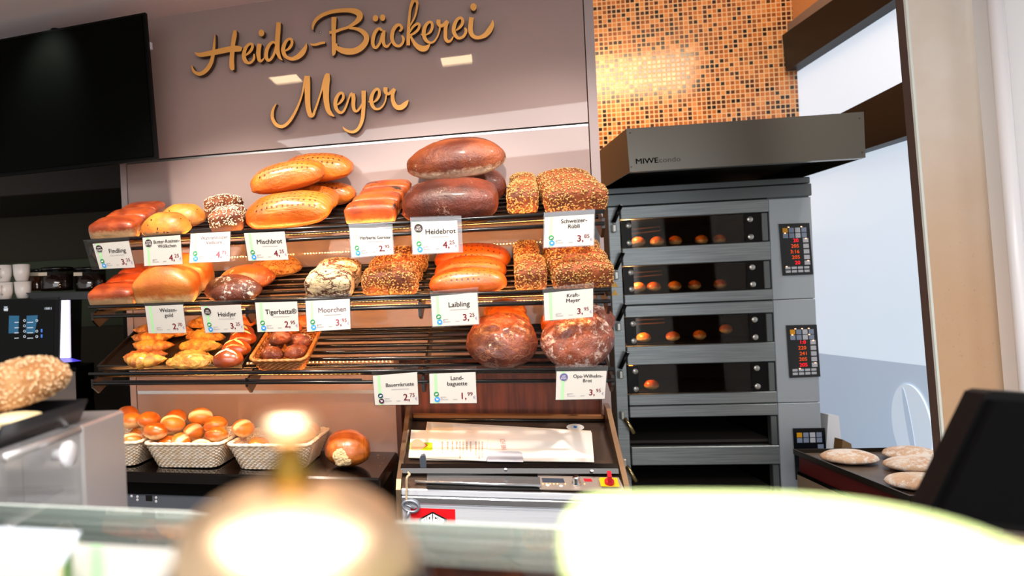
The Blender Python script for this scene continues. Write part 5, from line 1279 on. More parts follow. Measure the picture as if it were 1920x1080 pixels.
# control panels
M_cp = mat('panel_navy_black', '0b1118', 0.2); M_key = mat('key_pale_blue', '7f8ea6', 0.45); M_keyw = mat('key_white_grey', 'b9bfc9', 0.45); M_keyy = mat('key_amber', 'd99a10', 0.4)
M_red = mat('led_red', '40060a', 0.4, emit='ff1424', estr=1.6); M_or = mat('led_orange', '40200a', 0.4, emit='ff5a14', estr=1.0); M_lamp = mat('led_lamp', 'ffd0b0', 0.4, emit='ffb890', estr=2.4)
def cpanel(px, digs, partial, lamps):
    C = [OVh(u, v, YO-.0125) for u, v in px]                        # TL TR BR BL
    n = Vector((0, -1, 0))
    def fn(x, y, h=0.0): return (C[3]*(1-x)+C[2]*x)*(1-y)+(C[0]*(1-x)+C[1]*x)*y + n*h
    def rect(x0, y0, x1, y1, h0, h1): return MB().prism([fn(x0, y0, h0), fn(x1, y0, h0), fn(x1, y1, h0), fn(x0, y1, h0)], n*(h1-h0))
    cp = rect(0, 0, 1, 1, 0, .004).build('control_panel', M_cp, ov)
    for r_ in range(2):
        for k in range(4):
            m = rect(.10+.205*k, .825-.105*r_, .10+.205*k+.165, .915-.105*r_, .0042, .006); child(m, 'key', M_keyy if (r_ == 0 and k == 0) else M_keyw if k == 2 else M_key, cp)
    for (x, y) in lamps: child(rect(x-.025, y-.008, x+.025, y+.008, .0062, .0070), 'lamp', M_lamp, cp)
    if not partial:
        for r_, s_ in enumerate(digs):
            y = .645-.108*r_; red = r_ in (0, 4)
            m = MB(); put_text(m, s_, lambda x, z: fn(x, z, .0046), .60, y-.005, .068, 'R', .01, None, 1.9); child(m, 'digits', M_red if red else M_or, cp)
            child(rect(.74, y-.02, .92, y+.062, .0042, .006), 'key', M_keyw, cp)
        for r_ in range(2):
            for k in range(4): child(rect(.10+.205*k, .12-.068*r_, .10+.205*k+.165, .165-.068*r_, .0042, .006), 'key', M_keyw, cp)
    else: child(rect(.74, .60, .92, .68, .0042, .006), 'key', M_key, cp)
cpanel([(1459.5, 420), (1516.5, 418), (1524, 514.5), (1467, 517)], ['20', '205', '3:16', '205', '20'], False, ((.30, .93), (.72, .93), (.17, .815), (.84, .70), (.86, .27), (.14, .17)))
cpanel([(1473.5, 610), (1530.5, 608.5), (1537.5, 706), (1480, 708.5)], ['1:0', '220', '241', '205', '205'], False, ((.28, .93), (.5, .93), (.72, .93), (.17, .815), (.72, .815), (.84, .70), (.86, .27), (.34, .17)))
cpanel([(1486, 803), (1546, 802), (1551, 897), (1492, 899)], [], True, ())
# rolls inside
bk_ = 0
for i, us_, sz in ((0, (1196, 1232, 1266, 1315, 1349), .062), (1, (1197, 1226, 1265, 1302, 1350), .062), (2, (1207, 1262, 1312, 1362), .062), (3, (1222,), .07)):
    for j, u in enumerate(us_):
        zc2 = Zr[i][1]+.006 + (.022 if i == 2 and j == 3 else 0)
        y = YO+.075+.03*j+(.02 if i == 2 else 0)
        ph_ = hit(u, (Zr and rows_[i][1]-10), (0, y, 0), YV)
        R = Matrix.Rotation(radians(20*j), 3, 'Z')
        lb = '%s pale roll from the hinge side baking in the %s oven chamber' % (('first', 'second', 'third', 'fourth', 'fifth')[j], ('uppermost', 'second', 'third', 'fourth')[i]) if i < 3 else 'single roll glowing in the fourth oven chamber'
        pos_ = ofn(ph_.x, y, zc2+.0005)
        loaf('bread_roll', 'ro2', None, C_rolls, pos_, R, lb, 'roll', 'rolls baking in the oven', None, (.75, .85, .85))
# hood
hd = thing('extractor_hood', 'stainless steel extractor hood jutting out above the deck oven', 'hood', OVh(1400, 300, 3.3))
YH = 3.08
F = {k: OVh(*p, YH) for k, p in dict(tl=(1174, 241.5), tr=(1619.5, 209.5), bl=(1181, 322.5), br=(1623, 295.5)).items()}
B = {k: F[k]+Vector((0, YT-.012-YH, 0)) for k in F}
M_hood = mat('hood_steel', '72716a', 0.30, metal=0.9, bump=((5, 5, 240), 0.012))
M_hoodin = mat('hood_inside', '0c0b0b', 0.5)
MB().prism([F['bl'], F['br'], F['tr'], F['tl']], Vector((0, .006, 0))).build('front_plate', M_hood, hd)
e_ = Vector((0, .0065, 0))
MB().prism([F['bl']+e_, F['tl']+e_, B['tl'], B['bl']], Vector((.005, 0, 0))).build('side_plate', M_hood, hd)
MB().prism([F['br']+e_, F['tr']+e_, B['tr'], B['br']], Vector((-.005, 0, 0))).build('side_plate', M_hood, hd)
i_ = Vector((.006, 0, 0))
MB().prism([F['tl']+e_+i_, F['tr']+e_-i_, B['tr']-i_, B['tl']+i_], Vector((0, 0, -.005))).build('top_plate', M_hood, hd)
up_ = Vector((0, 0, .045))
MB().prism([F['bl']+e_+i_+up_, F['br']+e_-i_+up_, B['br']-i_+up_, B['bl']+i_+up_], Vector((0, 0, .004))).build('filter_plate', M_hoodin, hd)
rmb = MB()
for A_, B_ in (('l', 1), ('r', -1)): pass
MB().prism([F['bl']+e_+i_, F['br']+e_-i_, F['br']+e_-i_+Vector((0, .03, 0)), F['bl']+e_+i_+Vector((0, .03, 0))], Vector((0, 0, .003))).build('gutter', M_hood, hd)
def hfn(x, y): 
    w_ = (F['br']-F['bl']); return F['bl'] + w_*(x/w_.length) + (F['tl']-F['bl']).normalized()*y + Vector((0, -.0008, 0))
m = MB(); put_text(m, 'MIWE', hfn, .026, .030, .021, 'L', .03, None, 1.15); m.build('logo', mat('logo_black', '101010', 0.5), hd)
m = MB(); put_text(m, 'condo', hfn, .112, .030, .020, 'L', 0.0, None, 1.15); m.build('logo_light', mat('logo_grey', '3a3936', 0.45, metal=.4), hd)
m = MB()
for u, v in ((1181.5, 249), (1184, 313), (1612, 221), (1617, 285)):
    c = OVh(u, v, YH-.0005); MB().disc(c, -YV, .003, .0015, 8).build('rivet', mat('rivet_dark', '4a4846', 0.4, metal=.6), hd)

# ------------------------------------------------------------------ peel trolley with doughs, right of the oven
zt = P(1487, 845, 3.05).z
def HZ(u, v, z): return hit(u, v, (0, 0, z), UP)
t0 = HZ(1487, 843, zt); t1_ = HZ(1706, 931, zt)
dr = (t1_-t0).normalized(); sd2 = Vector((-dr.y, dr.x, 0)) if Vector((-dr.y, dr.x, 0)).x > 0 else Vector((dr.y, -dr.x, 0)); Lt = (t1_-t0).length; Wt = .46
def tr_(x, y, z): return t0 + dr*x + sd2*y + UP*z
tt = thing('baking_tray', 'dark baking tray with floury dough loaves beside the oven', 'tray', tr_(Lt/2, Wt/2, -.02))
MB().box(.006, .006, -.018, Lt-.006, Wt-.006, -.014, tr_).build('tray_floor', mat('worn_tray', '54483e', 0.42, var=(9, '6a5c50')), tt)
m = MB()
for b in ((0, 0, Lt, .006), (0, Wt-.006, Lt, Wt), (0, .006, .006, Wt-.006), (Lt-.006, .006, Lt, Wt-.006)): m.box(b[0], b[1], -.018, b[2], b[3], .002, tr_)
m.build('tray_rim', mat('worn_rim', '2c261f', 0.35, metal=.3), tt)
cr_ = thing('dough_crate', 'dark red crate with black frame carrying the dough tray', 'crate', tr_(Lt/2, Wt/2, -.11))
MB().box(.02, .012, -.085, Lt-.02, Wt-.012, -.0185, tr_).build('crate_body', mat('dark_red_crate', '5e1414', 0.45), cr_)
MB().box(.015, .006, -.099, Lt-.012, Wt-.006, -.0855, tr_).build('crate_frame', M_bl, cr_)
tb2 = thing('trolley', 'beige board table standing under the red crate by the oven', 'table', tr_(Lt/2, Wt/2, 0)-UP*(zt))
MB().box(.015, .004, -.165, Lt-.05, Wt-.004, -.0995, tr_).build('table_top', mat('beige_laminate', '9c8c76', 0.5), tb2)
for x, y in ((.20, .06), (.20, Wt-.06), (Lt-.10, .06), (Lt-.10, Wt-.06)): MB().box(x-.018, y-.018, .001-zt, x+.018, y+.018, -.1655, tr_).build('leg', mat('beige_leg', '8a7c68', 0.5), tb2)
zd = zt-.0128
DGH = lambda: blob(.188, .175, .048, 2.1, 2.0, .6, .03, 4, 44, 14, 0)
for u, v, yw, lb in ((1592, 867, 0, 'floury round dough at the back left of the dark tray'), (1708, 861, 20, 'floury round dough furthest back by the pillar'), (1716, 882, -15, 'floury round dough in the middle by the pillar'), (1722, 915, 10, 'floury round dough nearest on the dark tray by the pillar')):
    p = HZ(u, v, zd); loaf('dough_loaf', 'dough', DGH, C_dough, p, Matrix.Rotation(radians(yw+8), 3, 'Z'), lb, 'dough', 'doughs on the tray beside the oven')
bgp = HZ(1562, 838, zt-.01)
m = MB()
q0 = tr_(.05, .0, 0)
bp_ = P(1562, 836, 3.32); 
m.prism([P(1549, 842, 3.3), P(1579, 842, 3.3), P(1573, 780, 3.3), P(1553, 777, 3.3)], FWD*.06)
o = m.build('flour_bag', mat('white_bag', 'eef0f2', 0.7)); tag(o, 'white paper flour bag standing between oven and frosted glass', 'bag')
m = MB(); m.prism([P(1578, 845, 3.2), P(1598, 845, 3.2), P(1596, 832, 3.2), P(1580, 824, 3.2)], FWD*.05)
o = m.build('wooden_scraper', mat('brown_wood', '8a6a40', 0.6)); tag(o, 'small brown wooden piece beside the white flour bag', 'scraper')
m = MB(); s0 = P(1549, 842, 3.3); s1 = P(1600, 846, 3.3); m.box(s0.x-.02, s0.y-.03, s0.z-.25, s1.x+.03, s0.y+.12, s0.z-.012)
m.box(s0.x, s0.y, 0.001, s0.x+.03, s0.y+.03, s0.z-.25); m.box(s1.x-.03, s0.y+.05, 0.001, s1.x, s0.y+.08, s0.z-.25)
o = m.build('wall_ledge', mat('grey_ledge', '9aa4ae', 0.5)); tag(o, 'grey ledge behind the dough tray carrying the flour bag', 'ledge')
b0, b1 = P(1562, 942, 3.0), P(1604, 958, 3.0)
m = MB(); m.box(b0.x, b0.y, 0.001, b1.x+.05, b0.y+.2, b0.z, None, .01); o = m.build('blue_crate', mat('blue_plastic', '2a78c8', 0.45)); tag(o, 'blue plastic crate under the dough trolley', 'crate')

# ------------------------------------------------------------------ coffee corner
def CF(u, v, Z=3.2): return P(u, v, Z)
fw = FWD.copy()
cm = thing('coffee_machine', 'black coffee machine with a touch screen and a lit white side strip', 'coffee machine', CF(40, 760, 3.3))
zcb = P(150, 760, 3.2).z-0.02
def toz(p, z): return Vector((p.x, p.y, z))
ztm = CF(20, 561).z; cbk = [toz(CF(-170, 562), ztm), toz(CF(113, 559), ztm), CF(110, 690), CF(-170, 690)]
MB().prism(cbk, fw*.30).build('head', mat('machine_black', '040405', 0.2, spec=.2), cm)
lowp = [CF(-170, 691), CF(135, 691), toz(CF(135, 760), zcb), toz(CF(-170, 760), zcb)]
MB().prism([p+fw*.06 for p in lowp], fw*.26).build('lower_body', mat('machine_black_matt', '050506', 0.5, spec=.1), cm)
MB().prism([CF(75, 694, 3.255), CF(141, 697, 3.255), CF(143, 752, 3.255), CF(75, 752, 3.255)], fw*.004).build('grey_panel', mat('taupe_grey_panel', '6e6660', 0.4), cm)
sc_ = MB().prism([CF(-170, 566, 3.198), CF(102, 562, 3.198), CF(100, 664, 3.198), CF(-170, 668, 3.198)], fw*.0018).build('touch_screen', mat('screen_black', '020304', 0.1, spec=.2), cm)
Z_ = 3.196
child(MB().prism([CF(17, 592, Z_), CF(36, 592, Z_), CF(34, 625, Z_), CF(16, 625, Z_)], fw*.001), 'screen_tile', mat('screen_blue', '0e3348', 0.3, emit='1c6c96', estr=.55), sc_)
child(MB().prism([CF(50, 592, Z_), CF(71, 591, Z_), CF(65, 625, Z_), CF(48, 625, Z_)], fw*.001), 'screen_tile', mat('screen_blue', '0e3348', 0.3, emit='1c6c96', estr=.55), sc_)
M_ui = mat('screen_white', '888888', 0.3, emit='c8d4e0', estr=.8); M_uib = mat('screen_icon_blue', '20406a', 0.3, emit='3c78d8', estr=.9)
for u in (46, 69):
    for v in (601, 611, 621, 631):
        if u == 69 and v == 611: continue
        child(MB().tube([CF(u+2*cos(t), v+2*sin(t), Z_-.002) for t in [2*pi*i/12 for i in range(12)]], .0012, 4, closed=True), 'screen_icon', M_ui, sc_)
for u, w_ in ((27, 8), (51, 11)):
    for v in (604, 614, 623.5, 633.5):
        child(MB().prism([CF(u, v, Z_-.001), CF(u+w_, v-.4, Z_-.001), CF(u+w_, v+1, Z_-.001), CF(u, v+1.4, Z_-.001)], fw*.0008), 'screen_caption', M_ui, sc_)
for v in (620, 630): child(MB().prism([CF(76.5, v-3, Z_-.001), CF(79.5, v-3, Z_-.001), CF(79.5, v+3, Z_-.001), CF(76.5, v+3, Z_-.001)], fw*.0008), 'screen_icon', M_uib, sc_)
def cfn(u0, v0, k):
    def f(x, y): return CF(u0+x*k, v0-y*k-x*k*.03, Z_-.001)
    return f
m = MB(); put_text(m, 'WMF', cfn(7, 583.5, 1), 0, 0, 5.5, 'L', .06, 8); child(m, 'maker_mark', M_ui, sc_)
m = MB(); m.add([CF(7+x, 574+y, Z_-.001) for x, y in ((0, 0), (2.2, 1.5), (3.8, .6), (5.4, 1.5), (7.6, 0), (6, 3.6), (3.8, 2.6), (1.6, 3.6))], [tuple(range(8))]); child(m, 'maker_mark', M_ui, sc_)
m = MB(); put_text(m, '1500 S', cfn(84, 580.5, 1), 0, 0, 4.2, 'L', .03, 13); child(m, 'model_mark', M_ui, sc_)
MB().prism([CF(115, 563), CF(129, 562.5), CF(130.5, 671), CF(112.5, 671.5)], fw*.02).build('light_strip', mat('strip_white', 'ffffff', 0.4, emit='e6e0ff', estr=.85), cm)
MB().prism([CF(112, 672.5), CF(131, 671.5), CF(151, 677, 3.12), CF(120, 680, 3.12)], fw*.015).build('foot_glow', mat('strip_violet', '6060ff', 0.3, emit='4a3cf0', estr=.5), cm)
# bean hoppers on top
hb_ = MB().prism([CF(48, 549, 3.2), CF(196, 547, 3.2), CF(180, 561, 3.2), CF(62, 562, 3.2)], fw*.24); hb_.build('hopper_base', mat('hopper_base_navy', '11121c', 0.25), cm)
M_smoke = bpy.data.materials.new('smoked_clear'); M_smoke.use_nodes = True
nt = M_smoke.node_tree; nt.nodes.clear(); o_ = nt.nodes.new('ShaderNodeOutputMaterial'); mx = nt.nodes.new('ShaderNodeMixShader')
t1 = nt.nodes.new('ShaderNodeBsdfTransparent'); t1.inputs[0].default_value = (.5, .47, .45, 1); g1_ = nt.nodes.new('ShaderNodeBsdfGlossy'); g1_.inputs['Roughness'].default_value = .06; mx.inputs[0].default_value = .10
nt.links.new(t1.outputs[0], mx.inputs[1]); nt.links.new(g1_.outputs[0], mx.inputs[2]); nt.links.new(mx.outputs[0], o_.inputs[0])
M_beans = mat('coffee_beans', '4a2a1a', 0.4, bump=(150, 1.0), var=(120, '2a150c'))
for u0, u1, ztc, zz, lb in ((66, 129, 500, 3.24, 'smoked bean hopper with pale label in the middle of the coffee machine top'), (132, 191, 500, 3.24, 'smoked bean hopper with pale label at the right of the coffee machine top'), (50, 80, 504, 3.36, 'smaller hopper of brown powder behind the other hoppers, next to the cups')):
    pa, pb_ = P(u0, 547, zz), P(u1, 546, zz); r = (pb_-pa).length/2; c = (pa+pb_)/2 + fw*r; c.z = P((u0+u1)/2, 547, zz).z + .006; h = P((u0+u1)/2, ztc, zz).z - c.z
    t = thing('bean_hopper', lb, 'bean hopper', c, 'bean hoppers on the coffee machine')
    MB().lathe([(r*.96, 0), (r, .01), (r, h-.015)], 28, Matrix.Translation(c)).build('container', M_smoke, t)
    MB().lathe([(r*1.02, h-.0145), (r*1.02, h-.004), (r*.9, h)], 28, Matrix.Translation(c)).build('lid', mat('lid_black', '0a0a0b', 0.2), t)
    MB().lathe([(r*.90, .002), (r*.93, h*.4), (r*.93, h*.68), (r*.5, h*.72)], 24, Matrix.Translation(c)).build('beans', M_beans if zz < 3.3 else mat('cocoa_powder', '8a4a28', 0.8), t)
    lu = u0+6; l_ = MB().prism([P(lu, 511, zz-.01), P(lu+16, 510.5, zz-.01), P(lu+16, 517, zz-.01), P(lu, 517.5, zz-.01)], fw*.001); l_.build('label', mat('label_cream', 'cfc4ae', 0.5), t)
M_cup = mat('white_porcelain', 'f2ede8', 0.18)
def cup_mesh():
    m = MB(); m.lathe([(.020, 0), (.026, .003), (.034, .030), (.0365, .074), (.0345, .074), (.031, .030), (.012, .008), (.004, .006)], 24); return m.mesh('cup')
def cup_handle():
    m = MB(); m.tube([(.032, 0, .058), (.052, 0, .056), (.056, 0, .040), (.048, 0, .022), (.031, 0, .022)], .0045, 8); return m.mesh('cup_handle')
CUPL = ['upper row beside the bean hoppers', 'upper row, second from the bean hoppers', 'upper row, third from the bean hoppers', 'lower row beside the bean hoppers', 'lower row, second from the bean hoppers', 'lower row, third from the bean hoppers']
for i, (u, v, hr) in enumerate(((42, 544, 150), (8, 543.5, -80), (-26, 543, 180), (44, 563, 120), (10, 564, -80), (-24, 565, 180))):
    p = P(u, v, 3.26)
    zh_ = ztm+.001; p.z = zh_ + (.0752 if i < 3 else 0)
    t = thing('coffee_cup', 'white porcelain cup standing in the ' + CUPL[i], 'cup', p, 'white cups on the coffee machine'); t.rotation_euler = (0, 0, radians(hr))
    link_mesh('bowl', get('cup', cup_mesh), M_cup, t); link_mesh('handle', get('cuph', cup_handle), M_cup, t)

# ------------------------------------------------------------------ foreground: display case on the left
XC = P(154, 798, 1.1).x
def DC(u, v, dx=0.0): return hit(u, v, (XC+dx, 0, 0), XN)
pA = DC(154, 798); pB = DC(233, 773); ztp = pA.z
y_n = P(0, 840, .905).y
dcs = thing('display_case', 'glass display case with a stainless steel end post and sliding pane at the left edge', 'display case', Vector((XC-.2, pA.y, 0)))
M_st3 = mat('case_steel', 'c9c6c6', 0.32, metal=0.7, bump=((6, 6, 6), 0.05))
yA, yB = pA.y, pB.y
MB().box(XC-.10, yA, 0.02, XC, yB, ztp, None, .004).build('end_post', M_st3, dcs)
MB().box(XC-.62, yB-.02, 0.02, XC-.101, yB, ztp-.002, None, .002).build('rear_frame', M_st3, dcs)
MB().box(XC-.62, y_n, ztp-.008, XC-.012, yA-.001, ztp).build('glass_top', M_clear, dcs)
gp = MB(); gp.box(XC-.010, y_n, 0.5, XC-.004, yA-.001, ztp-.010); gpo = gp.build('sliding_pane', M_clear, dcs)
kp = DC(104, 853); kp.x = XC-.003
m = MB(); m.lathe([(.008, 0), (.008, .012), (.017, .016), (.019, .024), (.016, .028)], 24, Matrix.Translation(kp) @ Matrix.Rotation(radians(90), 4, 'Y')); child(m, 'pull_knob', mat('white_knob', 'dcdce0', 0.3), gpo)
MB().box(XC-.62, y_n, .48, XC-.02, yA-.004, .50).build('case_floor', mat('case_floor_white', 'dcdad6', 0.5), dcs)
zsf = DC(120, 930).z
MB().box(XC-.60, y_n+.02, zsf-.008, XC-.03, yA-.006, zsf).build('glass_shelf', M_clear, dcs)
MB().tube([Vector((XC-.006, y_n, ztp-.006)), Vector((XC-.006, yA, ztp-.006))], .006, 8).build('upper_rail', M_st3, dcs)
MB().box(XC-.62, y_n, .05, XC-.58, yA-.005, ztp-.010).build('customer_panel', mat('dark_interior', '23201c', 0.5), dcs)
MB().box(XC-.575, y_n, .05, XC-.005, yA-.005, .478).build('plinth', mat('grey_plinth', '77706a', 0.5), dcs)
# pastry tray on top
ztr = ztp+.0005
ya_, yb_ = DC(0, 840, -.02).y, DC(150, 768, -.02).y
tx0, tx1 = XC-.34, XC-.012
bt_ = thing('pastry_tray', 'black tray on the steel display case carrying nut-covered pastry', 'tray', Vector(((tx0+tx1)/2, yb_-.15, ztr)))
m = MB()
hT = .032
m.box(tx0, y_n+.005, ztr+.0, tx1-.012, yb_, ztr+.004); m.build('tray_floor', mat('black_tray_gloss', '121316', 0.25), bt_)
m = MB()
m.prism([Vector((tx1-.012, y_n+.005, ztr)), Vector((tx1-.012, yb_, ztr)), Vector((tx1, yb_+.006, ztr+hT)), Vector((tx1, y_n+.005, ztr+hT))], Vector((.003, 0, .001)))
m.prism([Vector((tx0, yb_, ztr)), Vector((tx1-.012, yb_, ztr)), Vector((tx1, yb_+.006, ztr+hT)), Vector((tx0, yb_+.006, ztr+hT))], Vector((0, .003, .001)))
m.build('tray_wall', mat('black_tray_gloss', '121316', 0.25), bt_)
C_nutty = crust('crust_nutty', 'dda66c', 'b87a42', bump=1.0, s1=30, rough=0.6)
sp_ = P(44, 730, 1.10)
sm = lambda: blob(.155, .085, .070, 2.3, 2.1, .7, .05, 6, 55, 18, .12)
Rn = Matrix.Rotation(radians(18), 3, 'Z') @ Matrix.Rotation(radians(-14), 3, 'Y')
o = loaf('nut_pastry', 'nutty', sm, C_nutty, sp_-Vector((0, 0, .026)), Rn, 'long pastry covered in chopped nuts lying on the black tray at the left edge', 'pastry', None, (900, .0034, mat('chopped_nut', 'ecc699', 0.5), .05))
m = MB(); cpt = P(32, 775, 1.06)
m = blob(.075, .06, .024, 3, 2.4, .9, .05, 6, 8, 14)
o2 = link_mesh('cream_filling', m.mesh('cream_filling'), mat('custard_cream', 'f2dca8', 0.5, bump=(60, .3)), None); o2.location = Vector((cpt.x, cpt.y, ztr+.0045)); o2.rotation_euler = (0, 0, .3)
o2.name = 'custard_slice'; tag(o2, 'pale custard slice below the nut-covered pastry on the black tray', 'pastry')
m = blob(.05, .05, .024, 3, 2.4, .9, .05, 6, 9, 10); o3 = link_mesh('berry_slice', m.mesh('berry_slice'), mat('berry_cream', 'b07078', 0.5), None); o3.location = P(-40, 792, 1.04)-Vector((0, 0, .014)); tag(o3, 'pinkish berry slice at the very edge on the black tray', 'pastry')

# ------------------------------------------------------------------ foreground: glass counter, bell, lime tray, cards, till
zg = 1.24
g0, g1_ = HZ(-60, 944, zg), HZ(1990, 1030, zg)
gd = (g1_-g0).normalized(); gn = Vector((-gd.y, gd.x, 0))
if gn.dot(FWD) < 0: gn = -gn
gc = thing('glass_counter', 'glass-topped sales counter running along the bottom edge of the view', 'counter', (g0+g1_)/2-UP*zg)
q = NB('counter_glass', .03); nt = q.nt; nt.nodes.remove(q.b); o_ = [n for n in nt.nodes if n.type == 'OUTPUT_MATERIAL'][0]
tr1 = nt.nodes.new('ShaderNodeBsdfTransparent'); tr1.inputs[0].default_value = (.96, .985, .975, 1); gs = nt.nodes.new('ShaderNodeBsdfGlossy'); gs.inputs['Roughness'].default_value = .03
fr_ = nt.nodes.new('ShaderNodeFresnel'); fr_.inputs['IOR'].default_value = 1.45; mx = nt.nodes.new('ShaderNodeMixShader')
nt.links.new(fr_.outputs[0], mx.inputs[0]); nt.links.new(tr1.outputs[0], mx.inputs[1]); nt.links.new(gs.outputs[0], mx.inputs[2]); nt.links.new(mx.outputs[0], o_.inputs[0])
M_cg = q.m
MB().prism([g0, g1_, g1_-gn*.62, g0-gn*.62], UP*-.008).build('glass_plate', M_cg, gc)
ed = MB(); ed.prism([g0+gn*.0005, g1_+gn*.0005, g1_+gn*.006, g0+gn*.006], UP*-.008); ed.build('polished_edge', mat('glass_edge_pale', 'dfeae4', 0.2, coat=.5), gc)
MB().prism([g0-gn*.03-UP*.24, g1_-gn*.03-UP*.24, g1_-gn*.60-UP*.24, g0-gn*.60-UP*.24], UP*-.02).build('inner_shelf', mat('counter_shelf_white', 'd6d3ce', 0.5), gc)
MB().prism([g0-gn*.02-UP*.28, g1_-gn*.02-UP*.28, g1_-gn*.05-UP*.28, g0-gn*.05-UP*.28], UP*-(zg-.30)).build('rear_panel', mat('counter_steel', '8d8a88', 0.4, metal=.5), gc)
MB().prism([g0-gn*.01, g1_-gn*.01, g1_-gn*.016, g0-gn*.016], UP*-.0).v
# raised ledge carrying bell and tray
zl = 1.345
l0, l1 = HZ(-500, 1125, zl), HZ(2500, 1125, zl)
lg_ = MB().prism([l0, l1, l1-FWD*.20, l0-FWD*.20], UP*-.008)
for p in (l0.lerp(l1, .15), l0.lerp(l1, .85)): lg_.prism([p-FWD*.10, p-FWD*.10+RGT*.01, p-FWD*.12+RGT*.01, p-FWD*.12], UP*-(zl-zg-.0005))
o = lg_.build('glass_ledge', M_cg); tag(o, 'raised glass ledge in front of the counter carrying bell and lime tray', 'ledge')
# bell
bz = .27; bt = P(541, 800, bz); bx_ = P(550, 1075, bz)
bl = thing('counter_bell', 'brass counter bell with a round push button, out of focus up front', 'bell', Vector((bt.x, bt.y, zl)))
BM = Matrix.Translation(Vector((bt.x, bt.y, zl)))
M_brass = mat('polished_brass', 'efcfa8', 0.36, metal=1.0)
M_brass2 = mat('dull_brass', '86682c', 0.35, metal=1.0)
htop = P(545, 775, bz).z - zl; hd0 = P(548, 905, bz).z - zl; rD = (P(775, 1075, bz)-P(322, 1075, bz)).length/2
prof = [(rD*1.02, .012), (rD*1.0, .014)] + [(rD*cos(t)**.9 if cos(t) > 0 else 0, .014+(hd0-.014)*sin(t)) for t in [radians(a) for a in range(6, 90, 7)]] + [(.004, hd0)]
MB().lathe(prof, 48, BM).build('dome', M_brass, bl)
MB().lathe([(rD*1.08, .0005), (rD*1.1, .004), (rD*1.05, .0118)], 48, BM).build('base', mat('bell_base_black', '121212', .3), bl)
MB().lathe([(.0085, hd0-.001), (.0082, hd0+.004), (.0050, hd0+.011), (.0042, htop-.010)], 24, BM).build('stem', M_brass2, bl)
rb = (P(606, 800, bz)-P(487, 800, bz)).length/2
MB().lathe([(.004, htop-.011), (rb*.85, htop-.0085), (rb, htop-.005), (rb*.85, htop-.001), (rb*.4, htop), (.001, htop)], 32, BM).build('push_button', M_brass, bl)
# lime tray
zr_ = zl+.026
lp_ = [(1080, 1085), (1068, 1030), (1071, 985), (1090, 955), (1130, 942), (1300, 940), (1480, 944), (1640, 962), (1790, 998), (1920, 1052)]
pp = [HZ(u, v, zr_) for u, v in lp_]
cen = sum(pp, Vector())/len(pp); ends = [pp[-1]-FWD*.07-RGT*.005, pp[-1]-FWD*.10-RGT*.05, pp[0]-FWD*.07+RGT*.04, pp[0]-FWD*.045+RGT*.006]
outl = [Vector(p) for p in cat([tuple(p) for p in pp], 5)] + [Vector(p) for p in ends]
for p in outl: p.z = zr_
cen = sum(outl, Vector())/len(outl); cen.z = zr_
n_ = len(outl)
def ring(s_, z): return [Vector((cen.x+(p.x-cen.x)*s_, cen.y+(p.y-cen.y)*s_, z)) for p in outl]
R_ = [ring(.90, zl+.001), ring(1.0, zr_-.002), ring(1.0, zr_), ring(.965, zr_), ring(.94, zr_-.006), ring(.90, zr_-.010)]
mb = MB(); vs = [p for r_ in R_ for p in r_]; fs = []
for i in range(len(R_)-1):
    for k in range(n_): fs.append((i*n_+k, i*n_+(k+1) % n_, (i+1)*n_+(k+1) % n_, (i+1)*n_+k))
fs.append(tuple(range(n_))[::-1]); fs.append(tuple((len(R_)-1)*n_+k for k in range(n_)))
mb.add(vs, fs)
lt_ = mb.build('money_tray', mat('lime_overexposed', 'f3f7e6', 0.3)); tag(lt_, 'large pale lime money tray blurred in the near right corner', 'tray')  # overexposure painted in: lime plastic coloured nearly white, only the rim stays lime
rmv = MB(); rmv.tube([p+UP*.0002 for p in outl], .0022, 8, closed=True); child(rmv, 'lime_rim', mat('lime_plastic', 'd9f0a6', 0.35), lt_)
# price cards under the glass
def ncard(px, Z, label):
    c = [P(u, v, Z) for u, v in px]; t = thing('price_card', label, 'price card', (c[2]+c[3])/2, 'price cards on the glass counter')
    c[2].z = c[3].z = zg+.0006; t.location = (c[2]+c[3])/2
    MB().prism(c, FWD*.002).build('card', M_card, t); return t, c
t, c = ncard([(135, 1021), (330, 1032), (345, 1135), (135, 1135)], .50, 'white price card with a green stripe standing blurred on the glass counter')
def mixp(x, y): return (c[0]*(1-x)+c[1]*x)*(1-y)+(c[3]*(1-x)+c[2]*x)*y - FWD*.0006
m = MB(); m.add([mixp(.175, 0), mixp(.30, 0), mixp(.30, 1), mixp(.175, 1)], [(0, 1, 2, 3)]); m.build('green_stripe', M_green, t)
hbx = thing('card_box', 'white box with a green end standing on the glass counter at the left', 'box', toz(P(50, 1120, .50), zg))
q8 = [P(-60, 1046, .46), P(112, 1062, .46), P(116, 1140, .46), P(-60, 1140, .46)]; q9 = [P(-60, 985, .62), P(152, 996, .62)]
q8[2].z = q8[3].z = zg+.0006
MB().prism(q8, FWD*.003).build('front_face', mat('box_cream', 'e6d6b8', 0.5), hbx)
m = MB(); m.add([q8[0], q8[1], q9[1], q9[0]], [(0, 1, 2, 3)]); m.add([p-UP*.003 for p in (q8[0], q8[1], q9[1], q9[0])], [(3, 2, 1, 0)]); m.build('lid', mat('box_pale_blue', 'cdd8e4', 0.5), hbx)
e8 = P(152, 1100, .62); e8.z = zg+.0006; m = MB(); m.prism([q8[1]+FWD*.004-UP*.004, q8[2]+FWD*.004, e8, q9[1]-UP*.006], RGT*-.003); m.build('end_face', mat('box_green', '5f9a3c', 0.5), hbx)
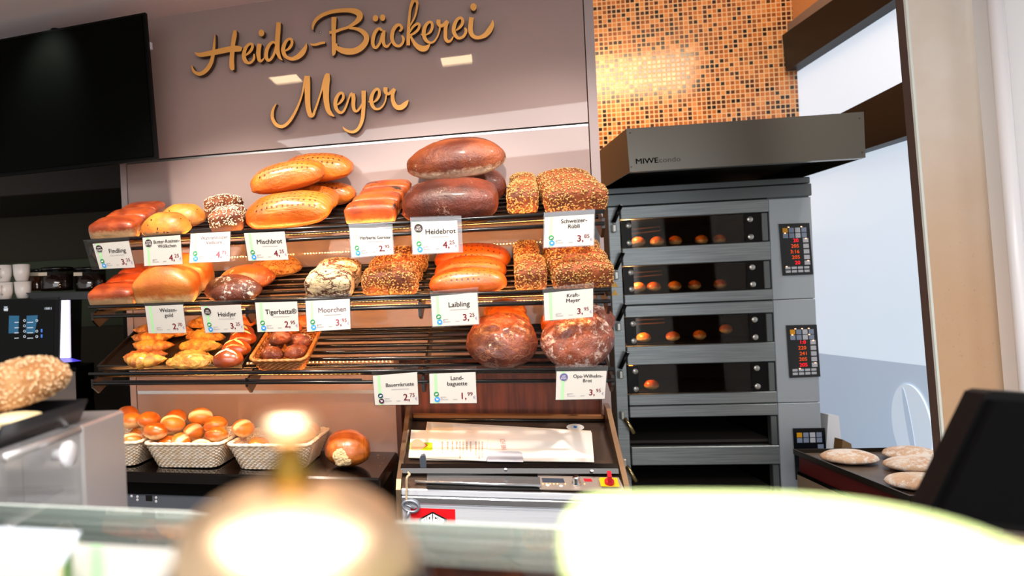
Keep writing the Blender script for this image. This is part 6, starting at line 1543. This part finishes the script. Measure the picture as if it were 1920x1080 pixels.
# till monitor
zt_ = .92
mo = thing('till_monitor', 'black till monitor seen from behind at the right edge', 'monitor', P(1850, 1000, zt_))
bp4 = [P(1733, 975, zt_), P(1760, 975, zt_), P(2050, 1015, zt_), P(2050, 752, zt_-.06), P(1930, 742, zt_-.02), P(1862, 733, zt_), P(1848, 738, zt_)]
MB().prism([bp4[0], bp4[2], P(2050, 748, zt_), P(1930, 737, zt_), P(1862, 733, zt_), P(1848, 738, zt_)], FWD*.03).build('housing', mat('monitor_black', '050506', 0.4, spec=.2), mo)
MB().prism([P(1765, 968, zt_-.012), P(2040, 1000, zt_-.012), P(2040, 766, zt_-.012), P(1870, 752, zt_-.012)], FWD*.0118).build('rear_cover', mat('monitor_black_matt', '030304', 0.6, spec=.08), mo)
MB().prism([P(1880, 1001, zt_+.01), P(2040, 1018, zt_+.01), toz(P(2040, 1300, zt_+.01), .001), toz(P(1900, 1300, zt_+.01), .001)], FWD*.03).build('stand', mat('stand_beige', '9c8468', 0.5), mo)
# ------------------------------------------------------------------ let the loose things come to rest without cutting into each other
from mathutils.bvhtree import BVHTree
bpy.context.view_layer.update()
def tree_of(objs):
    vs = []; fs = []
    for o in objs:
        b = len(vs); M = o.matrix_world
        vs += [M @ v.co for v in o.data.vertices]; fs += [tuple(i+b for i in p.vertices) for p in o.data.polygons]
    return BVHTree.FromPolygons(vs, fs)
def parts_of(t): return [c for c in t.children_recursive if c.type == 'MESH'] + ([t] if t.type == 'MESH' else [])
class Loose:
    def __init__(s, o): s.o = o; s.disp = 0.0; s.k = 1.0; s.co = [v.co.copy() for v in o.data.vertices]; s.fs = [tuple(p.vertices) for p in o.data.polygons]; s.upd()
    def upd(s):
        bpy_m = Matrix.LocRotScale(s.o.location, s.o.rotation_euler, s.o.scale)
        vs = [bpy_m @ c for c in s.co]; s.t = BVHTree.FromPolygons(vs, s.fs)
        s.c = sum(vs, Vector())/len(vs); s.r = max((v-s.c).length for v in vs)
    def push(s, d):
        if s.disp < .017: s.disp += d.length; s.mv(d)
    def mv(s, d): s.o.location = s.o.location + d; s.upd()
    def sc(s, k):
        if s.k*k < .875: return
        s.k *= k; c0 = s.c.copy(); s.o.scale = [x*k for x in s.o.scale]; s.upd(); s.mv((c0-s.c)*.6)
slats = tree_of([c for o in bpy.data.objects if o.name.startswith('bread_shelf') for c in o.children if c.name.startswith('slat')])
rails = tree_of([c for o in bpy.data.objects if o.name.startswith(('bread_shelf', 'price_tag')) for c in o.children if c.name.startswith(('front_rail', 'lower_rail', 'holder', 'card', 'bracket', 'led_strip'))])
walls = tree_of([o for o in bpy.data.objects if o.name.startswith(('wall_panel_lower', 'shelf_upright'))])
trayt = tree_of(parts_of(tray)); bska = [tree_of(parts_of(b)) for b in BSK]
small = tree_of(parts_of(bpy.data.objects['bread_basket.003']))
byg = {}
for o in list(bpy.data.objects):
    if o.parent is None and o.type == 'MESH' and o.name.split('.')[0] in ('bread_loaf', 'croissant', 'cheese_pastry', 'lye_bun', 'dark_roll', 'bread_roll') and 'oven' not in o.get('group', ''):
        if 'worktop' in o['label']: continue
        k = 'roll' if o.name.startswith('bread_roll') else 'dark' if o.name.startswith('dark_roll') else 'tray' if not o.name.startswith('bread_loaf') else 'shelf'
        byg.setdefault(k, []).append(Loose(o))
ctr = [b.location for b in BSK]
for rnd_ in range(12):
    for k, L_i in byg.items():
        for x in L_i:                                              # against what carries them
            if k == 'shelf':
                for _ in range(6):
                    if x.t.overlap(slats): x.mv(NSH*.0022)
                    else: break
                for _ in range(8):
                    if x.t.overlap(rails): x.mv(YSH*.0030)
                    else: break
                for _ in range(4):
                    if x.t.overlap(walls): x.mv(-YSH*.003); x.sc(.985)
                    else: break
            elif k == 'tray':
                for _ in range(6):
                    if x.t.overlap(trayt): x.mv(NSH*.0022)
                    else: break
                for _ in range(4):
                    if x.t.overlap(rails): x.mv(YSH*.003)
                    else: break
                for _ in range(4):
                    if x.t.overlap(walls): x.mv(-YSH*.003)
                    else: break
                for _ in range(3):
                    if x.t.overlap(small): x.sc(.97); x.mv(-XSH*.001)
                    else: break
            else:
                tb_l = bska if k == 'roll' else [small]
                for _ in range(7):
                    if any(x.t.overlap(b) for b in tb_l):
                        c_ = min(ctr, key=lambda q: (q-x.c).length) if k == 'roll' else bpy.data.objects['bread_basket.003'].matrix_world.translation
                        d = c_-x.c; d.z = 0
                        if d.length > 1e-4: d.normalize()
                        x.mv(d*.0025 + UP*.0012)
                    else: break
        n = len(L_i)
        for i in range(n):
            for j in range(i+1, n):
                a, b = L_i[i], L_i[j]
                for _ in range(3):
                    if (a.c-b.c).length > a.r+b.r or not a.t.overlap(b.t): break
                    d = b.c-a.c
                    if d.length < 1e-5: d = UP.copy()
                    d.normalize()
                    if rnd_ < 6 and k in ('shelf', 'tray'): b.push(d*.0030)
                    elif rnd_ < 6: a.push(-d*.0011); b.push(d*.0019)
                    else: a.sc(.990); b.sc(.970)

for k in ('shelf', 'tray'):
    for x in byg.get(k, ()):
        for _ in range(12):
            if x.t.overlap(rails): x.mv(YSH*.0025+NSH*.0003)
            else: break
        for _ in range(6):
            if x.t.overlap(slats if k == 'shelf' else trayt): x.mv(NSH*.0012)
            else: break
